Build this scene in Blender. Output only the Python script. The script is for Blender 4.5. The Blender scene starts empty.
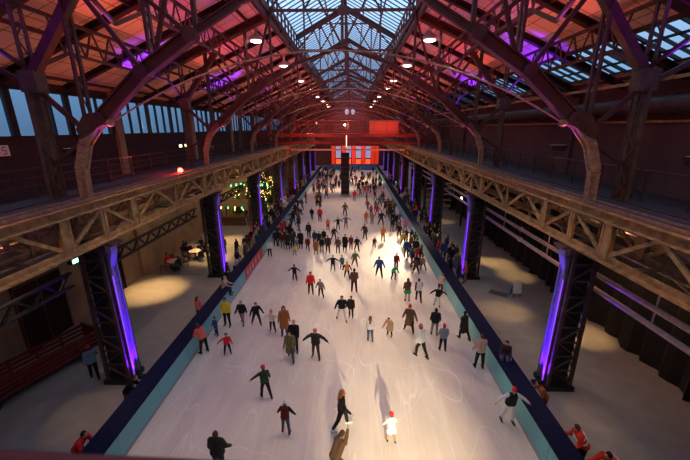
import bpy, math, random
from mathutils import Vector, Matrix, Euler
random.seed(7)
S = bpy.context.scene
C = S.collection
PI = math.pi
R = math.radians

# ------------------------------------------------------------------ camera
F_PX, PITCH, YAW = 335.0, math.atan(102 / 335.0), math.atan(7 / 350.0)
cd = bpy.data.cameras.new('camera'); cam = bpy.data.objects.new('camera', cd); C.objects.link(cam)
cd.sensor_width = 36.0; cd.lens = 36.0 * F_PX / 690.0; cd.clip_start = 0.05; cd.clip_end = 400
cd.dof.use_dof = True; cd.dof.focus_distance = 18.0; cd.dof.aperture_fstop = 2.8
cam.location = (0.65, 0, 11.0); cam.rotation_euler = (PI / 2 - PITCH, 0, YAW)
S.camera = cam

# ------------------------------------------------------------------ world: dusk sky
w = bpy.data.worlds.new('dusk_sky'); S.world = w; w.use_nodes = True
nt = w.node_tree; nt.nodes.clear()
out = nt.nodes.new('ShaderNodeOutputWorld'); bg = nt.nodes.new('ShaderNodeBackground')
tc = nt.nodes.new('ShaderNodeTexCoord'); sx = nt.nodes.new('ShaderNodeSeparateXYZ'); rp = nt.nodes.new('ShaderNodeValToRGB')
nt.links.new(tc.outputs['Generated'], sx.inputs[0]); nt.links.new(sx.outputs['Z'], rp.inputs[0])
e = rp.color_ramp.elements
e[0].position = 0.0; e[0].color = (0.15, 0.25, 0.42, 1)
e[1].position = 0.6; e[1].color = (0.6, 0.85, 1.2, 1)
m_ = e.new(0.10); m_.color = (0.22, 0.38, 0.62, 1)
m_ = e.new(0.28); m_.color = (0.50, 0.76, 1.10, 1)
nt.links.new(rp.outputs[0], bg.inputs[0]); bg.inputs[1].default_value = 1.3
nt.links.new(bg.outputs[0], out.inputs[0])

# ------------------------------------------------------------------ exposure
S.view_settings.view_transform = 'Standard'; S.view_settings.look = 'None'
S.view_settings.gamma = 1; S.view_settings.use_curve_mapping = False
S.view_settings.exposure = 0.0

# ------------------------------------------------------------------ large lights
def spot(name, loc, target, power, col, size=60, blend=.6, rad=.1):
    l = bpy.data.lights.new(name, 'SPOT'); l.energy = power; l.color = col
    l.spot_size = R(size); l.spot_blend = blend; l.shadow_soft_size = rad
    o = bpy.data.objects.new(name, l); C.objects.link(o); o.location = loc
    o.rotation_euler = (Vector(target) - Vector(loc)).to_track_quat('-Z', 'Y').to_euler()
    return o
WARM = (1.0, .70, .46); PINKW = (1.0, .55, .42); RED = (1.0, .07, .03); PURP = (.13, .01, 1.0); ORANGE = (1.0, .30, .07)
FR = [12.6 + 11.25 * k for k in range(8)]          # frame positions along the hall
# follow spots on the gantry behind the viewer's gallery
spot('follow_spot', (3.2, -13.5, 8.6), (2.6, 8.2, 0), 55000, (1, .82, .50), 17, 1.0, .1)
# profile spots on the arches, over the ice
for (lx, ly, lz, tx, ty, p, c, s) in [
    (-7.5, 35.1, 12.2, 3.6, 17.5, 9500, (1, .74, .44), 34), (-7.5, 46.3, 12.2, 1.2, 25.0, 9000, (1, .85, .55), 20),
    (7.5, 46.3, 12.2, 4.6, 30.5, 12000, (1, .8, .5), 26), (7.5, 35.1, 12.2, -5.0, 33, 7500, (1, .8, .5), 26),
    (-7.5, 57.6, 12.2, 3.4, 41, 14000, (1, .72, .42), 22), (7.5, 57.6, 12.2, 1, 50, 12000, (1, .75, .5), 30),
    (7.5, 68.8, 12.2, -3, 63, 13000, (1, .75, .5), 34), (-7.5, 80, 12.2, 4, 74, 15000, (1, .75, .5), 34),
    (7.5, 80, 12.2, -3.8, 88, 34000, (1, .82, .6), 26), (-7.5, 80, 12.2, 2.5, 88, 26000, (1, .82, .6), 26)]:
    spot('profile_spot', (lx, ly, lz), (tx, ty, 0), p * 2.8, c, s, 1.0, .12)
# floodlights standing on the crane girders, washing the roof
for k, y in enumerate(FR):
    for s in (-1, 1):
        spot('roof_flood', (s * 9.9, y + .9, 9.1), (s * 3.2, y + 4.6, 17.0), (2300 if k == 0 else 2900), (1.0, .09, .085) if k % 2 else (1.0, .13, .09), 110, .8, .2)
        if k < 6:
            spot('roof_flood', (s * 10.8, y + 5.2, 9.0), (s * 12.4, y + 5.8, 15.0), (300 if s < 0 else 60), ORANGE, 100, .8, .2)
            spot('violet_flood', (s * 10.4, y - .9, 9.0), (s * 11.2, y - 2.4, 15), 8500 if k < 3 else 3800, PURP, 38, .5, .1)
for s in (-1, 1):
    spot('roof_flood', (s * 9.9, 2.2, 9.1), (s * 4.5, 7.5, 17.0), 900, (1.0, .11, .10), 110, .8, .2)
    spot('roof_flood', (s * 10.8, 6.5, 9.0), (s * 12.4, 8, 15.0), 170 if s < 0 else 25, ORANGE, 100, .8, .2)
    spot('violet_flood', (s * 10.6, 3.2, 9.0), (s * 10.8, 8.0, 15.5), 7000, PURP, 46, .6, .1)
    spot('violet_flood', (s * 10.2, 14.0, 9.2), (s * 7.4, 12.9, 12.4), 3200, PURP, 28, .6, .1)
    spot('gallery_wash', (s * 7.9, 5.0, 11.2), (s * 9.4, 9.5, 7.6), 420, (1, .48, .16), 110, 1, .3)

# ------------------------------------------------------------------ materials
def mat(name, col, rough=.6, metal=0.0, emit=None, es=0.0, noise=0.0, nscale=6.0, bump=0.0, spec=.5):
    m = bpy.data.materials.new(name); m.use_nodes = True
    n = m.node_tree; b = n.nodes['Principled BSDF']
    b.inputs['Base Color'].default_value = (*col, 1); b.inputs['Roughness'].default_value = rough
    b.inputs['Metallic'].default_value = metal; b.inputs['Specular IOR Level'].default_value = spec
    if emit: b.inputs['Emission Color'].default_value = (*emit, 1); b.inputs['Emission Strength'].default_value = es
    if noise or bump:
        t = n.nodes.new('ShaderNodeTexCoord'); x = n.nodes.new('ShaderNodeTexNoise'); x.inputs['Scale'].default_value = nscale
        x.inputs['Detail'].default_value = 6
        n.links.new(t.outputs['Object'], x.inputs['Vector'])
        if noise:
            r = n.nodes.new('ShaderNodeValToRGB')
            r.color_ramp.elements[0].position = .3; r.color_ramp.elements[1].position = .7
            r.color_ramp.elements[0].color = (*[c * (1 - noise) for c in col], 1)
            r.color_ramp.elements[1].color = (*[min(1, c * (1 + noise)) for c in col], 1)
            n.links.new(x.outputs['Fac'], r.inputs[0]); n.links.new(r.outputs[0], b.inputs['Base Color'])
        if bump:
            bp = n.nodes.new('ShaderNodeBump'); bp.inputs['Strength'].default_value = bump
            n.links.new(x.outputs['Fac'], bp.inputs['Height']); n.links.new(bp.outputs[0], b.inputs['Normal'])
    return m
M = {}
M['steel'] = mat('painted_steel', (.10, .055, .04), .5, .2, noise=.35, nscale=3)
M['rafter'] = mat('tarred_rafter', (.030, .012, .010), .8, spec=.2)
M['roofsteel'] = mat('roof_steel', (.065, .022, .018), .6, .1, noise=.3, nscale=2)
M['girder'] = mat('weathered_girder_paint', (.40, .235, .10), .55, .1, noise=.45, nscale=4, bump=.1)
M['ribtan'] = mat('tan_rib_paint', (.30, .17, .11), .55, .1, noise=.4, nscale=7)
M['pipe'] = mat('pipe_paint', (.62, .44, .40), .4, .2, noise=.2)
M['dark'] = mat('dark_metal', (.03, .03, .035), .45, .5)
M['duct'] = mat('duct_metal', (.07, .045, .04), .5, .5, noise=.3)
M['flange'] = mat('column_flange_paint', (.20, .18, .30), .5, .1, noise=.2, nscale=10, bump=.2)
M['led'] = mat('violet_led', (.3, .1, 1), .4, 0, (.26, .04, 1.0), 1.8)
M['lampwhite'] = mat('lamp_glow', (1, .9, .8), .4, 0, (1, .84, .62), 9.0)
M['lampshade'] = mat('lamp_enamel', (.45, .40, .38), .35, .2)
M['wallL'] = mat('plastered_wall', (.34, .25, .16), .9, noise=.25, nscale=.8, bump=.1)
M['wallR'] = mat('dark_red_wall', (.10, .045, .04), .85, noise=.3, nscale=.6)
M['wallE'] = mat('end_wall_brick', (.16, .07, .06), .9, noise=.3, nscale=2)
M['screed'] = mat('screed_floor', (.34, .29, .25), .6, noise=.10, nscale=1.5)
M['deck'] = mat('gallery_deck', (.035, .028, .03), .7, noise=.3, nscale=4)
M['teal'] = mat('teal_boards', (.16, .50, .52), .35)
M['navy'] = mat('navy_ledge', (.012, .014, .042), .85, noise=.2, spec=.15)
M['kick'] = mat('grey_kick_rail', (.35, .36, .36), .5)
M['redbanner'] = mat('red_banner', (.75, .05, .06), .5)
M['white'] = mat('white_paint', (.85, .83, .8), .5)
M['redpaint'] = mat('red_paint', (.17, .018, .014), .5, noise=.2)
M['bluepaint'] = mat('blue_paint', (.03, .16, .45), .5)
M['redlight'] = mat('red_beacon', (1, .05, .02), .4, 0, (1, .03, .02), 30.0)
M['green'] = mat('exit_green', (.1, .8, .4), .4, 0, (.3, 1, .55), 7.0)
M['screenblue'] = mat('grey_blue_screen', (.3, .35, .5), .4, 0, (.35, .42, .75), .55)
M['redwallglow'] = mat('red_wall_light_glow', (.8, .08, .04), .4, 0, (1.0, .04, .012), .42)  # red light falling on the far wall, put in as panel emission
M['redglow'] = mat('red_orange_light_glow', (1, .2, .05), .4, 0, (1.0, .10, .02), 1.3)  # brighter low patches of the red wall light, also emission
M['wood'] = mat('old_wood', (.22, .11, .06), .7, noise=.3)
M['tabletop'] = mat('pale_tabletop', (.7, .5, .42), .4)
M['mat'] = mat('shadow_patch', (.10, .09, .09), .8)  # dark colour of the shadow sheet beside the notice board
M['fir'] = mat('fir_needles', (.035, .07, .02), .8, noise=.5, nscale=9)
M['fairy'] = mat('fairy_light', (1, .8, .3), .4, 0, (1, .66, .18), 7.0)
M['fairygreen'] = mat('green_lantern', (.1, 1, .5), .4, 0, (.1, 1, .35), 4.0)
M['canvas'] = mat('stall_canvas', (.35, .28, .15), .8, noise=.2)
M['screenwhite'] = mat('projection_cloth', (.75, .78, .85), .8)

def glass(name, tint, alpha=.9, frost=None):
    m = bpy.data.materials.new(name); m.use_nodes = True; n = m.node_tree; n.nodes.clear()
    o = n.nodes.new('ShaderNodeOutputMaterial'); mx = n.nodes.new('ShaderNodeMixShader')
    t = n.nodes.new('ShaderNodeBsdfTransparent'); t.inputs[0].default_value = (*tint, 1)
    g = n.nodes.new('ShaderNodeBsdfGlossy'); g.inputs[1].default_value = .1; g.inputs[0].default_value = (.5, .5, .5, 1)
    mx.inputs[0].default_value = 1 - alpha
    n.links.new(t.outputs[0], mx.inputs[1]); n.links.new(g.outputs[0], mx.inputs[2]); n.links.new(mx.outputs[0], o.inputs[0])
    return m
M['glass'] = glass('skylight_glass', (.88, .94, 1.0), .97)
M['glassdim'] = glass('sooty_window_glass', (.70, .78, .82), .96)

# roof boarding with fine joint lines
def ceiling_mat():
    m = mat('roof_boarding', (.62, .42, .36), .75); n = m.node_tree; b = n.nodes['Principled BSDF']
    t = n.nodes.new('ShaderNodeTexCoord'); br = n.nodes.new('ShaderNodeTexBrick'); mp = n.nodes.new('ShaderNodeMapping')
    mp.inputs['Rotation'].default_value = (0, 0, PI / 2)
    n.links.new(t.outputs['Object'], mp.inputs[0]); n.links.new(mp.outputs[0], br.inputs['Vector'])
    br.offset = 0; br.inputs['Scale'].default_value = 1; br.inputs['Brick Width'].default_value = .94; br.inputs['Row Height'].default_value = 1.05
    br.inputs['Mortar Size'].default_value = .022
    br.inputs['Color1'].default_value = (.64, .44, .36, 1); br.inputs['Color2'].default_value = (.56, .38, .28, 1); br.inputs['Mortar'].default_value = (.10, .05, .04, 1)
    n.links.new(br.outputs[0], b.inputs['Base Color'])
    return m
M['ceil'] = ceiling_mat()

# ice: milky surface, wet sheen, scratched by blades
def ice_mat():
    m = mat('rink_ice', (.80, .78, .78), .28, spec=.5); n = m.node_tree; b = n.nodes['Principled BSDF']; L = n.links.new
    t = n.nodes.new('ShaderNodeTexCoord')
    def scr(sc, width, seed):
        mp = n.nodes.new('ShaderNodeMapping'); mp.inputs['Scale'].default_value = sc; mp.inputs['Location'].default_value = (seed, seed * 2, seed); L(t.outputs['Object'], mp.inputs[0])
        nz = n.nodes.new('ShaderNodeTexNoise'); nz.inputs['Scale'].default_value = 1; nz.inputs['Detail'].default_value = .4; L(mp.outputs[0], nz.inputs['Vector'])
        sb = n.nodes.new('ShaderNodeMath'); sb.operation = 'SUBTRACT'; L(nz.outputs['Fac'], sb.inputs[0]); sb.inputs[1].default_value = .5
        ab = n.nodes.new('ShaderNodeMath'); ab.operation = 'ABSOLUTE'; L(sb.outputs[0], ab.inputs[0])
        r = n.nodes.new('ShaderNodeMapRange'); r.inputs['From Min'].default_value = width * .3; r.inputs['From Max'].default_value = width
        r.inputs['To Min'].default_value = 1; r.inputs['To Max'].default_value = 0; L(ab.outputs[0], r.inputs['Value'])
        return r.outputs[0]
    a = scr((.9, .09, 1), .005, 3); c = scr((2.1, .12, 1), .008, 11); d = scr((.4, .22, 1), .003, 23); g_ = scr((4.2, .15, 1), .02, 31)
    def mul(x, k):
        q = n.nodes.new('ShaderNodeMath'); q.operation = 'MULTIPLY'; L(x, q.inputs[0]); q.inputs[1].default_value = k; return q.outputs[0]
    def mxm(x, y):
        q = n.nodes.new('ShaderNodeMath'); q.operation = 'MAXIMUM'; L(x, q.inputs[0]); L(y, q.inputs[1]); return q.outputs[0]
    f = mxm(mxm(mul(a, .45), mul(c, .40)), mxm(mul(d, .5), mul(g_, .22)))
    nz = n.nodes.new('ShaderNodeTexNoise'); nz.inputs['Scale'].default_value = 1.3; nz.inputs['Detail'].default_value = 7
    mp = n.nodes.new('ShaderNodeMapping'); mp.inputs['Scale'].default_value = (1, .35, 1); L(t.outputs['Object'], mp.inputs[0]); L(mp.outputs[0], nz.inputs['Vector'])
    cr = n.nodes.new('ShaderNodeValToRGB'); cr.color_ramp.elements[0].position = .35; cr.color_ramp.elements[1].position = .68
    cr.color_ramp.elements[0].color = (.70, .60, .52, 1); cr.color_ramp.elements[1].color = (.80, .70, .60, 1); L(nz.outputs['Fac'], cr.inputs[0])
    mx = n.nodes.new('ShaderNodeMixRGB'); L(f, mx.inputs[0]); L(cr.outputs[0], mx.inputs[1]); mx.inputs[2].default_value = (.95, .93, .92, 1)
    L(mx.outputs[0], b.inputs['Base Color'])
    rr = n.nodes.new('ShaderNodeMapRange'); rr.inputs['To Min'].default_value = .34; rr.inputs['To Max'].default_value = .55; L(nz.outputs['Fac'], rr.inputs['Value']); L(rr.outputs[0], b.inputs['Roughness'])
    return m
M['ice'] = ice_mat()

# ------------------------------------------------------------------ mesh builder
KIDS = {}
class MB:
    def __init__(s): s.v = []; s.f = []; s.mi = []; s.cur = 0
    def add(s, vs, fs):
        k = len(s.v); s.v += [tuple(p) for p in vs]
        for f in fs: s.f.append([i + k for i in f]); s.mi.append(s.cur)
        return s
    def box(s, a, b):
        x0, y0, z0 = a; x1, y1, z1 = b
        return s.add([(x0, y0, z0), (x1, y0, z0), (x1, y1, z0), (x0, y1, z0), (x0, y0, z1), (x1, y0, z1), (x1, y1, z1), (x0, y1, z1)],
                     [(3, 2, 1, 0), (4, 5, 6, 7), (0, 1, 5, 4), (1, 2, 6, 5), (2, 3, 7, 6), (3, 0, 4, 7)])
    def beam(s, p, q, w, h, up=(0, 0, 1)):
        p = Vector(p); q = Vector(q); d = (q - p)
        if d.length < 1e-5: return s
        d.normalize(); u = Vector(up)
        if abs(d.dot(u)) > .98: u = Vector((0, 1, 0))
        r = d.cross(u).normalized(); t = r.cross(d).normalized()
        r = r * w / 2; t = t * h / 2; vs = []
        for c in (p, q): vs += [c - r - t, c + r - t, c + r + t, c - r + t]
        return s.add(vs, [(3, 2, 1, 0), (4, 5, 6, 7), (0, 1, 5, 4), (1, 2, 6, 5), (2, 3, 7, 6), (3, 0, 4, 7)])
    def ibeam(s, p, q, w, h, t=.03, up=(0, 0, 1)):
        p = Vector(p); q = Vector(q); d = (q - p).normalized(); u = Vector(up)
        if abs(d.dot(u)) > .98: u = Vector((0, 1, 0))
        r = d.cross(u).normalized(); tt = r.cross(d).normalized(); o = tt * (h / 2 - t / 2)
        s.beam(p + o, q + o, w, t, up); s.beam(p - o, q - o, w, t, up); s.beam(p, q, t, h - 2 * t, up); return s
    def tube(s, pts, r, n=8, r2=None, cap=True):
        pts = [Vector(p) for p in pts]; k = len(pts); rings = []; prev = None
        for i, p in enumerate(pts):
            d = (pts[min(i + 1, k - 1)] - pts[max(i - 1, 0)]).normalized()
            if prev is None: a = d.orthogonal().normalized()
            else: a = (prev - d * prev.dot(d)).normalized()
            prev = a; b = d.cross(a); rad = r if r2 is None else r + (r2 - r) * i / max(1, k - 1)
            rings.append([p + (a * math.cos(2 * PI * j / n) + b * math.sin(2 * PI * j / n)) * rad for j in range(n)])
        vs = [x for g in rings for x in g]; fs = []
        for i in range(k - 1):
            for j in range(n): fs.append((i * n + j, i * n + (j + 1) % n, (i + 1) * n + (j + 1) % n, (i + 1) * n + j))
        if cap: fs.append(tuple(range(n - 1, -1, -1))); fs.append(tuple((k - 1) * n + j for j in range(n)))
        return s.add(vs, fs)
    def lathe(s, prof, c=(0, 0, 0), n=16):
        vs = []; fs = []; k = len(prof)
        for (r, z) in prof:
            for j in range(n): vs.append((c[0] + r * math.cos(2 * PI * j / n), c[1] + r * math.sin(2 * PI * j / n), c[2] + z))
        for i in range(k - 1):
            for j in range(n): fs.append((i * n + j, i * n + (j + 1) % n, (i + 1) * n + (j + 1) % n, (i + 1) * n + j))
        fs.append(tuple(range(n - 1, -1, -1))); fs.append(tuple((k - 1) * n + j for j in range(n)))
        return s.add(vs, fs)
    def mesh(s, name, mats):
        me = bpy.data.meshes.new(name); me.from_pydata(s.v, [], s.f)
        for m in (mats if isinstance(mats, (list, tuple)) else [mats]): me.materials.append(M[m] if isinstance(m, str) else m)
        if any(s.mi): me.polygons.foreach_set('material_index', s.mi)
        me.update(); return me
    def build(s, name, m, parent=None, smooth=False, bevel=0):
        me = s.mesh(name, m)
        if smooth: me.polygons.foreach_set('use_smooth', [True] * len(me.polygons))
        o = bpy.data.objects.new(name, me); C.objects.link(o)
        if parent: o.parent = parent; KIDS.setdefault(parent.name, []).append(o)
        if bevel: b = o.modifiers.new('bevel', 'BEVEL'); b.width = bevel; b.segments = 2; b.limit_method = 'ANGLE'
        return o
def tag(o, label=None, cat=None, group=None, kind=None):
    if label: o['label'] = label
    if cat: o['category'] = cat
    if group: o['group'] = group
    if kind: o['kind'] = kind
    return o
def empty(name, loc=(0, 0, 0), rz=0, label=None, cat=None, group=None):
    o = bpy.data.objects.new(name, None); C.objects.link(o); o.location = loc; o.rotation_euler = (0, 0, rz)
    o.empty_display_size = .2
    return tag(o, label, cat, group)
def copy_tree(o, parent=None):
    c = o.copy(); C.objects.link(c); c.parent = parent
    if parent: KIDS.setdefault(parent.name, []).append(c)
    for ch in KIDS.get(o.name, []): copy_tree(ch, c)
    return c
def struct(mb, name, m): return tag(mb.build(name, m), kind='structure')

# ================================================================== SETTING
Y0, Y1 = -17.0, 104.0
WX = 15.6
def roof_z(x): return 18.0 - .43 * (abs(x) - 4.6)
b = MB(); b.box((-WX - .3, Y0, -.3), (WX + .3, Y1, 0)); struct(b, 'floor', 'screed')
b = MB(); b.box((-7.2, -14, .0), (7.2, 92, .03)); ice = b.build('ice_rink', 'ice'); tag(ice, kind='structure'); ice.name = 'floor_ice'
# left wall: lower plaster, window band 10.6..12.8
M['wallUp'] = mat('dark_upper_wall', (.04, .026, .024), .9, noise=.3)  # darker colour for the left wall above the plaster
def wall_side(s, m, name):
    b = MB(); x0, x1 = sorted((s * WX, s * (WX + .3)))
    if s < 0:
        b.box((x0, Y0, 0), (x1, Y1, 7.75)); b.cur = 1; b.box((x0, Y0, 7.75), (x1, Y1, 10.55)); b.box((x0, Y0, 12.85), (x1, Y1, 13.6))
        y = Y0
        for k, yf in enumerate([FR[0] - 11.25 * 2, FR[0] - 11.25] + FR): b.box((x0, yf - .45, 10.55), (x1, yf + .45, 12.85))
        b.box((x0, Y0, 10.55), (x1, FR[0] - 22.95, 12.85)); b.box((x0, FR[-1] + .45, 10.55), (x1, Y1, 12.85))
    else: b.box((x0, Y0, 0), (x1, Y1, 13.6))
    return struct(b, name, m)
wall_side(-1, ['wallL', 'wallUp'], 'wall_left'); wall_side(1, 'wallR', 'wall_right')
b = MB(); b.add([(-WX, Y1, 0), (WX, Y1, 0), (WX, Y1, 13.3), (4.6, Y1, 18), (4.6, Y1, 19.3), (0, Y1, 21.7), (-4.6, Y1, 19.3), (-4.6, Y1, 18), (-WX, Y1, 13.3)], [(0, 1, 2, 3, 4, 5, 6, 7, 8)])
b.add([(p[0], Y1 + .3, p[2]) for p in b.v], [(8, 7, 6, 5, 4, 3, 2, 1, 0)]); struct(b, 'wall_far', 'wallE')
b = MB(); b.add([(-WX, Y0, 0), (WX, Y0, 0), (WX, Y0, 13.3), (4.6, Y0, 18), (4.6, Y0, 19.3), (0, Y0, 21.7), (-4.6, Y0, 19.3), (-4.6, Y0, 18), (-WX, Y0, 13.3)], [(8, 7, 6, 5, 4, 3, 2, 1, 0)])
b.add([(p[0], Y0 - .3, p[2]) for p in b.v], [(0, 1, 2, 3, 4, 5, 6, 7, 8)]); struct(b, 'wall_near', 'wallE')
# left clerestory windows: one per bay
wn = 0
for k in range(-2, 7):
    ya = FR[0] + 11.25 * k + .45; yb = ya + 11.25 - .9; wn += 1
    fr = MB(); n = 9
    for i in range(n + 1):
        y = ya + (yb - ya) * i / n; ww = .36 if i % 3 == 0 else .1
        fr.box((-WX - .06, y - ww / 2, 10.55), (-WX + .10, y + ww / 2, 12.85))
    for z in (10.58, 12.82): fr.box((-WX - .06, ya, z - .05), (-WX + .1, yb, z + .05))
    o = struct(fr, 'window_%d' % wn, 'dark')
    g = MB(); g.box((-WX - .12, ya, 10.5), (-WX - .1, yb, 12.9)); g.build('pane', 'glassdim', o)
# wall pilasters
tn = 0
for s in (-1, 1):
    for k, y in enumerate(FR):
        tn += 1; b = MB(); x0, x1 = sorted((s * WX, s * (WX - .25))); b.box((x0, y - .3, 0), (x1, y + .3, 13.3)); struct(b, 'trim_%d' % tn, 'wallL' if s < 0 else 'wallR')
for k, y in enumerate((5.6, 10.4, 15.4, 20.2)):
    b = MB(); b.box((-WX, y - 1.3, 0), (-WX + .06, y + 1.3, 3.6)); b.cur = 1
    for q in (-1.36, 1.3): b.box((-WX, y + q, 0), (-WX + .12, y + q + .08, 3.66))
    b.box((-WX, y - 1.36, 3.58), (-WX + .12, y + 1.38, 3.7)); b.box((-WX, y - .03, 0), (-WX + .09, y + .03, 3.6)); struct(b, 'door_%d' % (k + 1), ['rafter', 'steel'])
# roof slopes; the right one is opened by a glazed strip x 12.2..14.5
sl = math.atan(.43)
def slope_slab(s, xa, xb, ya, yb, name, m='ceil', t=.12):
    b = MB(); za, zb = roof_z(xa), roof_z(xb)
    P = [(s * xa, ya, za), (s * xb, ya, zb), (s * xb, yb, zb), (s * xa, yb, za)]
    Q = [(x, y, z + t) for (x, y, z) in P]
    b.add(P + Q, [(0, 1, 2, 3), (7, 6, 5, 4), (0, 4, 5, 1), (1, 5, 6, 2), (2, 6, 7, 3), (3, 7, 4, 0)])
    return b.build(name, m)
cl = slope_slab(-1, 4.6, WX + .3, Y0, Y1, 'ceiling'); tag(cl, kind='structure')
cr = slope_slab(1, 4.6, 12.2, Y0, Y1, 'ceiling'); tag(cr, kind='structure')
c2 = slope_slab(1, 14.6, WX + .3, Y0, Y1, 'ceiling'); tag(c2, kind='structure')
BAYS = [(FR[0] + 11.25 * k, FR[0] + 11.25 * (k + 1)) for k in range(-2, 8)]
for k, (ya, yb) in enumerate(BAYS):
    if ya > Y1 - 2: continue
    yb = min(yb, Y1)
    c = slope_slab(1, 12.2, 14.6, ya - .4, ya + .4, 'ceiling'); tag(c, kind='structure')
    ya += .4; yb -= .4; wn += 1
    fr = MB(); n = 14
    for i in range(n + 1):
        y = ya + (yb - ya) * i / n; w_ = .14 if i % 4 == 0 else .07
        fr.beam((12.2, y, roof_z(12.2) + .04), (14.6, y, roof_z(14.6) + .04), w_, .12)
    for x in (12.25, 13.0, 13.8, 14.55): fr.beam((x, ya, roof_z(x) + .03), (x, yb, roof_z(x) + .03), .08, .1)
    o = struct(fr, 'window_%d' % wn, 'dark')
    g = MB(); g.add([(12.2, ya, roof_z(12.2) + .1), (14.6, ya, roof_z(14.6) + .1), (14.6, yb, roof_z(14.6) + .1), (12.2, yb, roof_z(12.2) + .1)], [(0, 1, 2, 3)]); g.build('pane', 'glassdim', o)
# ridge skylight: one glazed section per bay
for k, (ya, yb) in enumerate(BAYS):
    if ya > Y1 - 2: continue
    yb = min(yb, Y1); wn += 1
    fr = MB(); n = 14
    for s in (-1, 1):
        for i in range(n + 1):
            y = ya + (yb - ya) * i / n
            fr.beam((s * 4.6, y, 19.3), (0, y, 21.7), .08, .06)
        for (x, z) in ((4.6, 19.3), (3.1, 20.08), (1.6, 20.87)): fr.beam((s * x, ya, z), (s * x, yb, z), .1, .12)
        for i in range(9):
            y = ya + (yb - ya) * i / 8; fr.beam((s * 4.6, y, 17.95), (s * 4.6, y, 19.3), .12, .16)
        fr.beam((s * 4.6, ya, 18.05), (s * 4.6, yb, 18.05), .16, .4); fr.beam((s * 4.6, ya, 18.75), (s * 4.6, yb, 18.75), .08, .08)
    o = struct(fr, 'window_%d' % wn, 'roofsteel')
    g = MB()
    for s in (-1, 1):
        g.add([(s * 4.65, ya, 19.38), (0, ya, 21.8), (0, yb, 21.8), (s * 4.65, yb, 19.38)], [(0, 1, 2, 3)])
        g.add([(s * 4.68, ya, 18.1), (s * 4.68, ya, 19.38), (s * 4.68, yb, 19.38), (s * 4.68, yb, 18.1)], [(0, 1, 2, 3)])
    g.build('pane', 'glass', o)
b = MB(); b.box((-.13, Y0, 21.4), (.13, Y1, 21.75)); tn += 1; struct(b, 'trim_%d' % tn, 'roofsteel')
# rafters and lattice purlins are parts of the two ceilings
def rafter_mesh(xa, xb, hw, hh):
    b = MB(); b.ibeam((xa, 0, roof_z(xa) - hh / 2), (xb, 0, roof_z(xb) - hh / 2), hw, hh, .05); return b
for s, par in ((-1, cl), (1, cr)):
    mb = rafter_mesh(s * 4.6, s * (WX - .1), .30, .30); base = None
    for k in range(-2, 8):
        for j in (1, 2):
            y = FR[0] + 11.25 * k + 11.25 * j / 3
            if y > Y1: continue
            if base is None: base = mb.build('rafter', 'rafter', par); o = base
            else: o = base.copy(); C.objects.link(o)
            o.location = (0, y, 0)
    # longitudinal lattice purlins spanning frame to frame
    for xp in (7.3, 10.6):
        b = MB(); z1 = roof_z(xp) - .45; z0 = z1 - 1.15
        b.beam((s * xp, 0, z1), (s * xp, 11.25, z1), .14, .12); b.beam((s * xp, 1.9, z0), (s * xp, 9.35, z0), .12, .1)
        b.beam((s * xp, 0, z0 - .9), (s * xp, 1.9, z0), .1, .12); b.beam((s * xp, 11.25, z0 - .9), (s * xp, 9.35, z0), .1, .12)
        n = 8
        for i in range(n):
            ya = 1.2 + 8.85 * i / n; yb = 1.2 + 8.85 * (i + 1) / n; ym = (ya + yb) / 2
            b.beam((s * xp, ya, z1), (s * xp, ym, z0), .05, .07); b.beam((s * xp, ym, z0), (s * xp, yb, z1), .05, .07)
        base = None
        for k in range(-2, 8):
            if base is None: base = b.build('lattice_purlin', 'roofsteel', par); o = base
            else: o = base.copy(); C.objects.link(o)
            o.location = (0, FR[0] + 11.25 * k, 0)
    for xp in (5.9, 8.9, 12.0, 14.9):
        b = MB(); b.beam((s * xp, Y0, roof_z(xp) - .1), (s * xp, Y1, roof_z(xp) - .1), .1, .16); b.build('purlin', 'roofsteel', par)
    b = MB(); b.beam((s * 4.75, Y0, roof_z(4.75) - .25), (s * 4.75, Y1, roof_z(4.75) - .25), .2, .45); b.build('eaves_beam', 'roofsteel', par)

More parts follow.
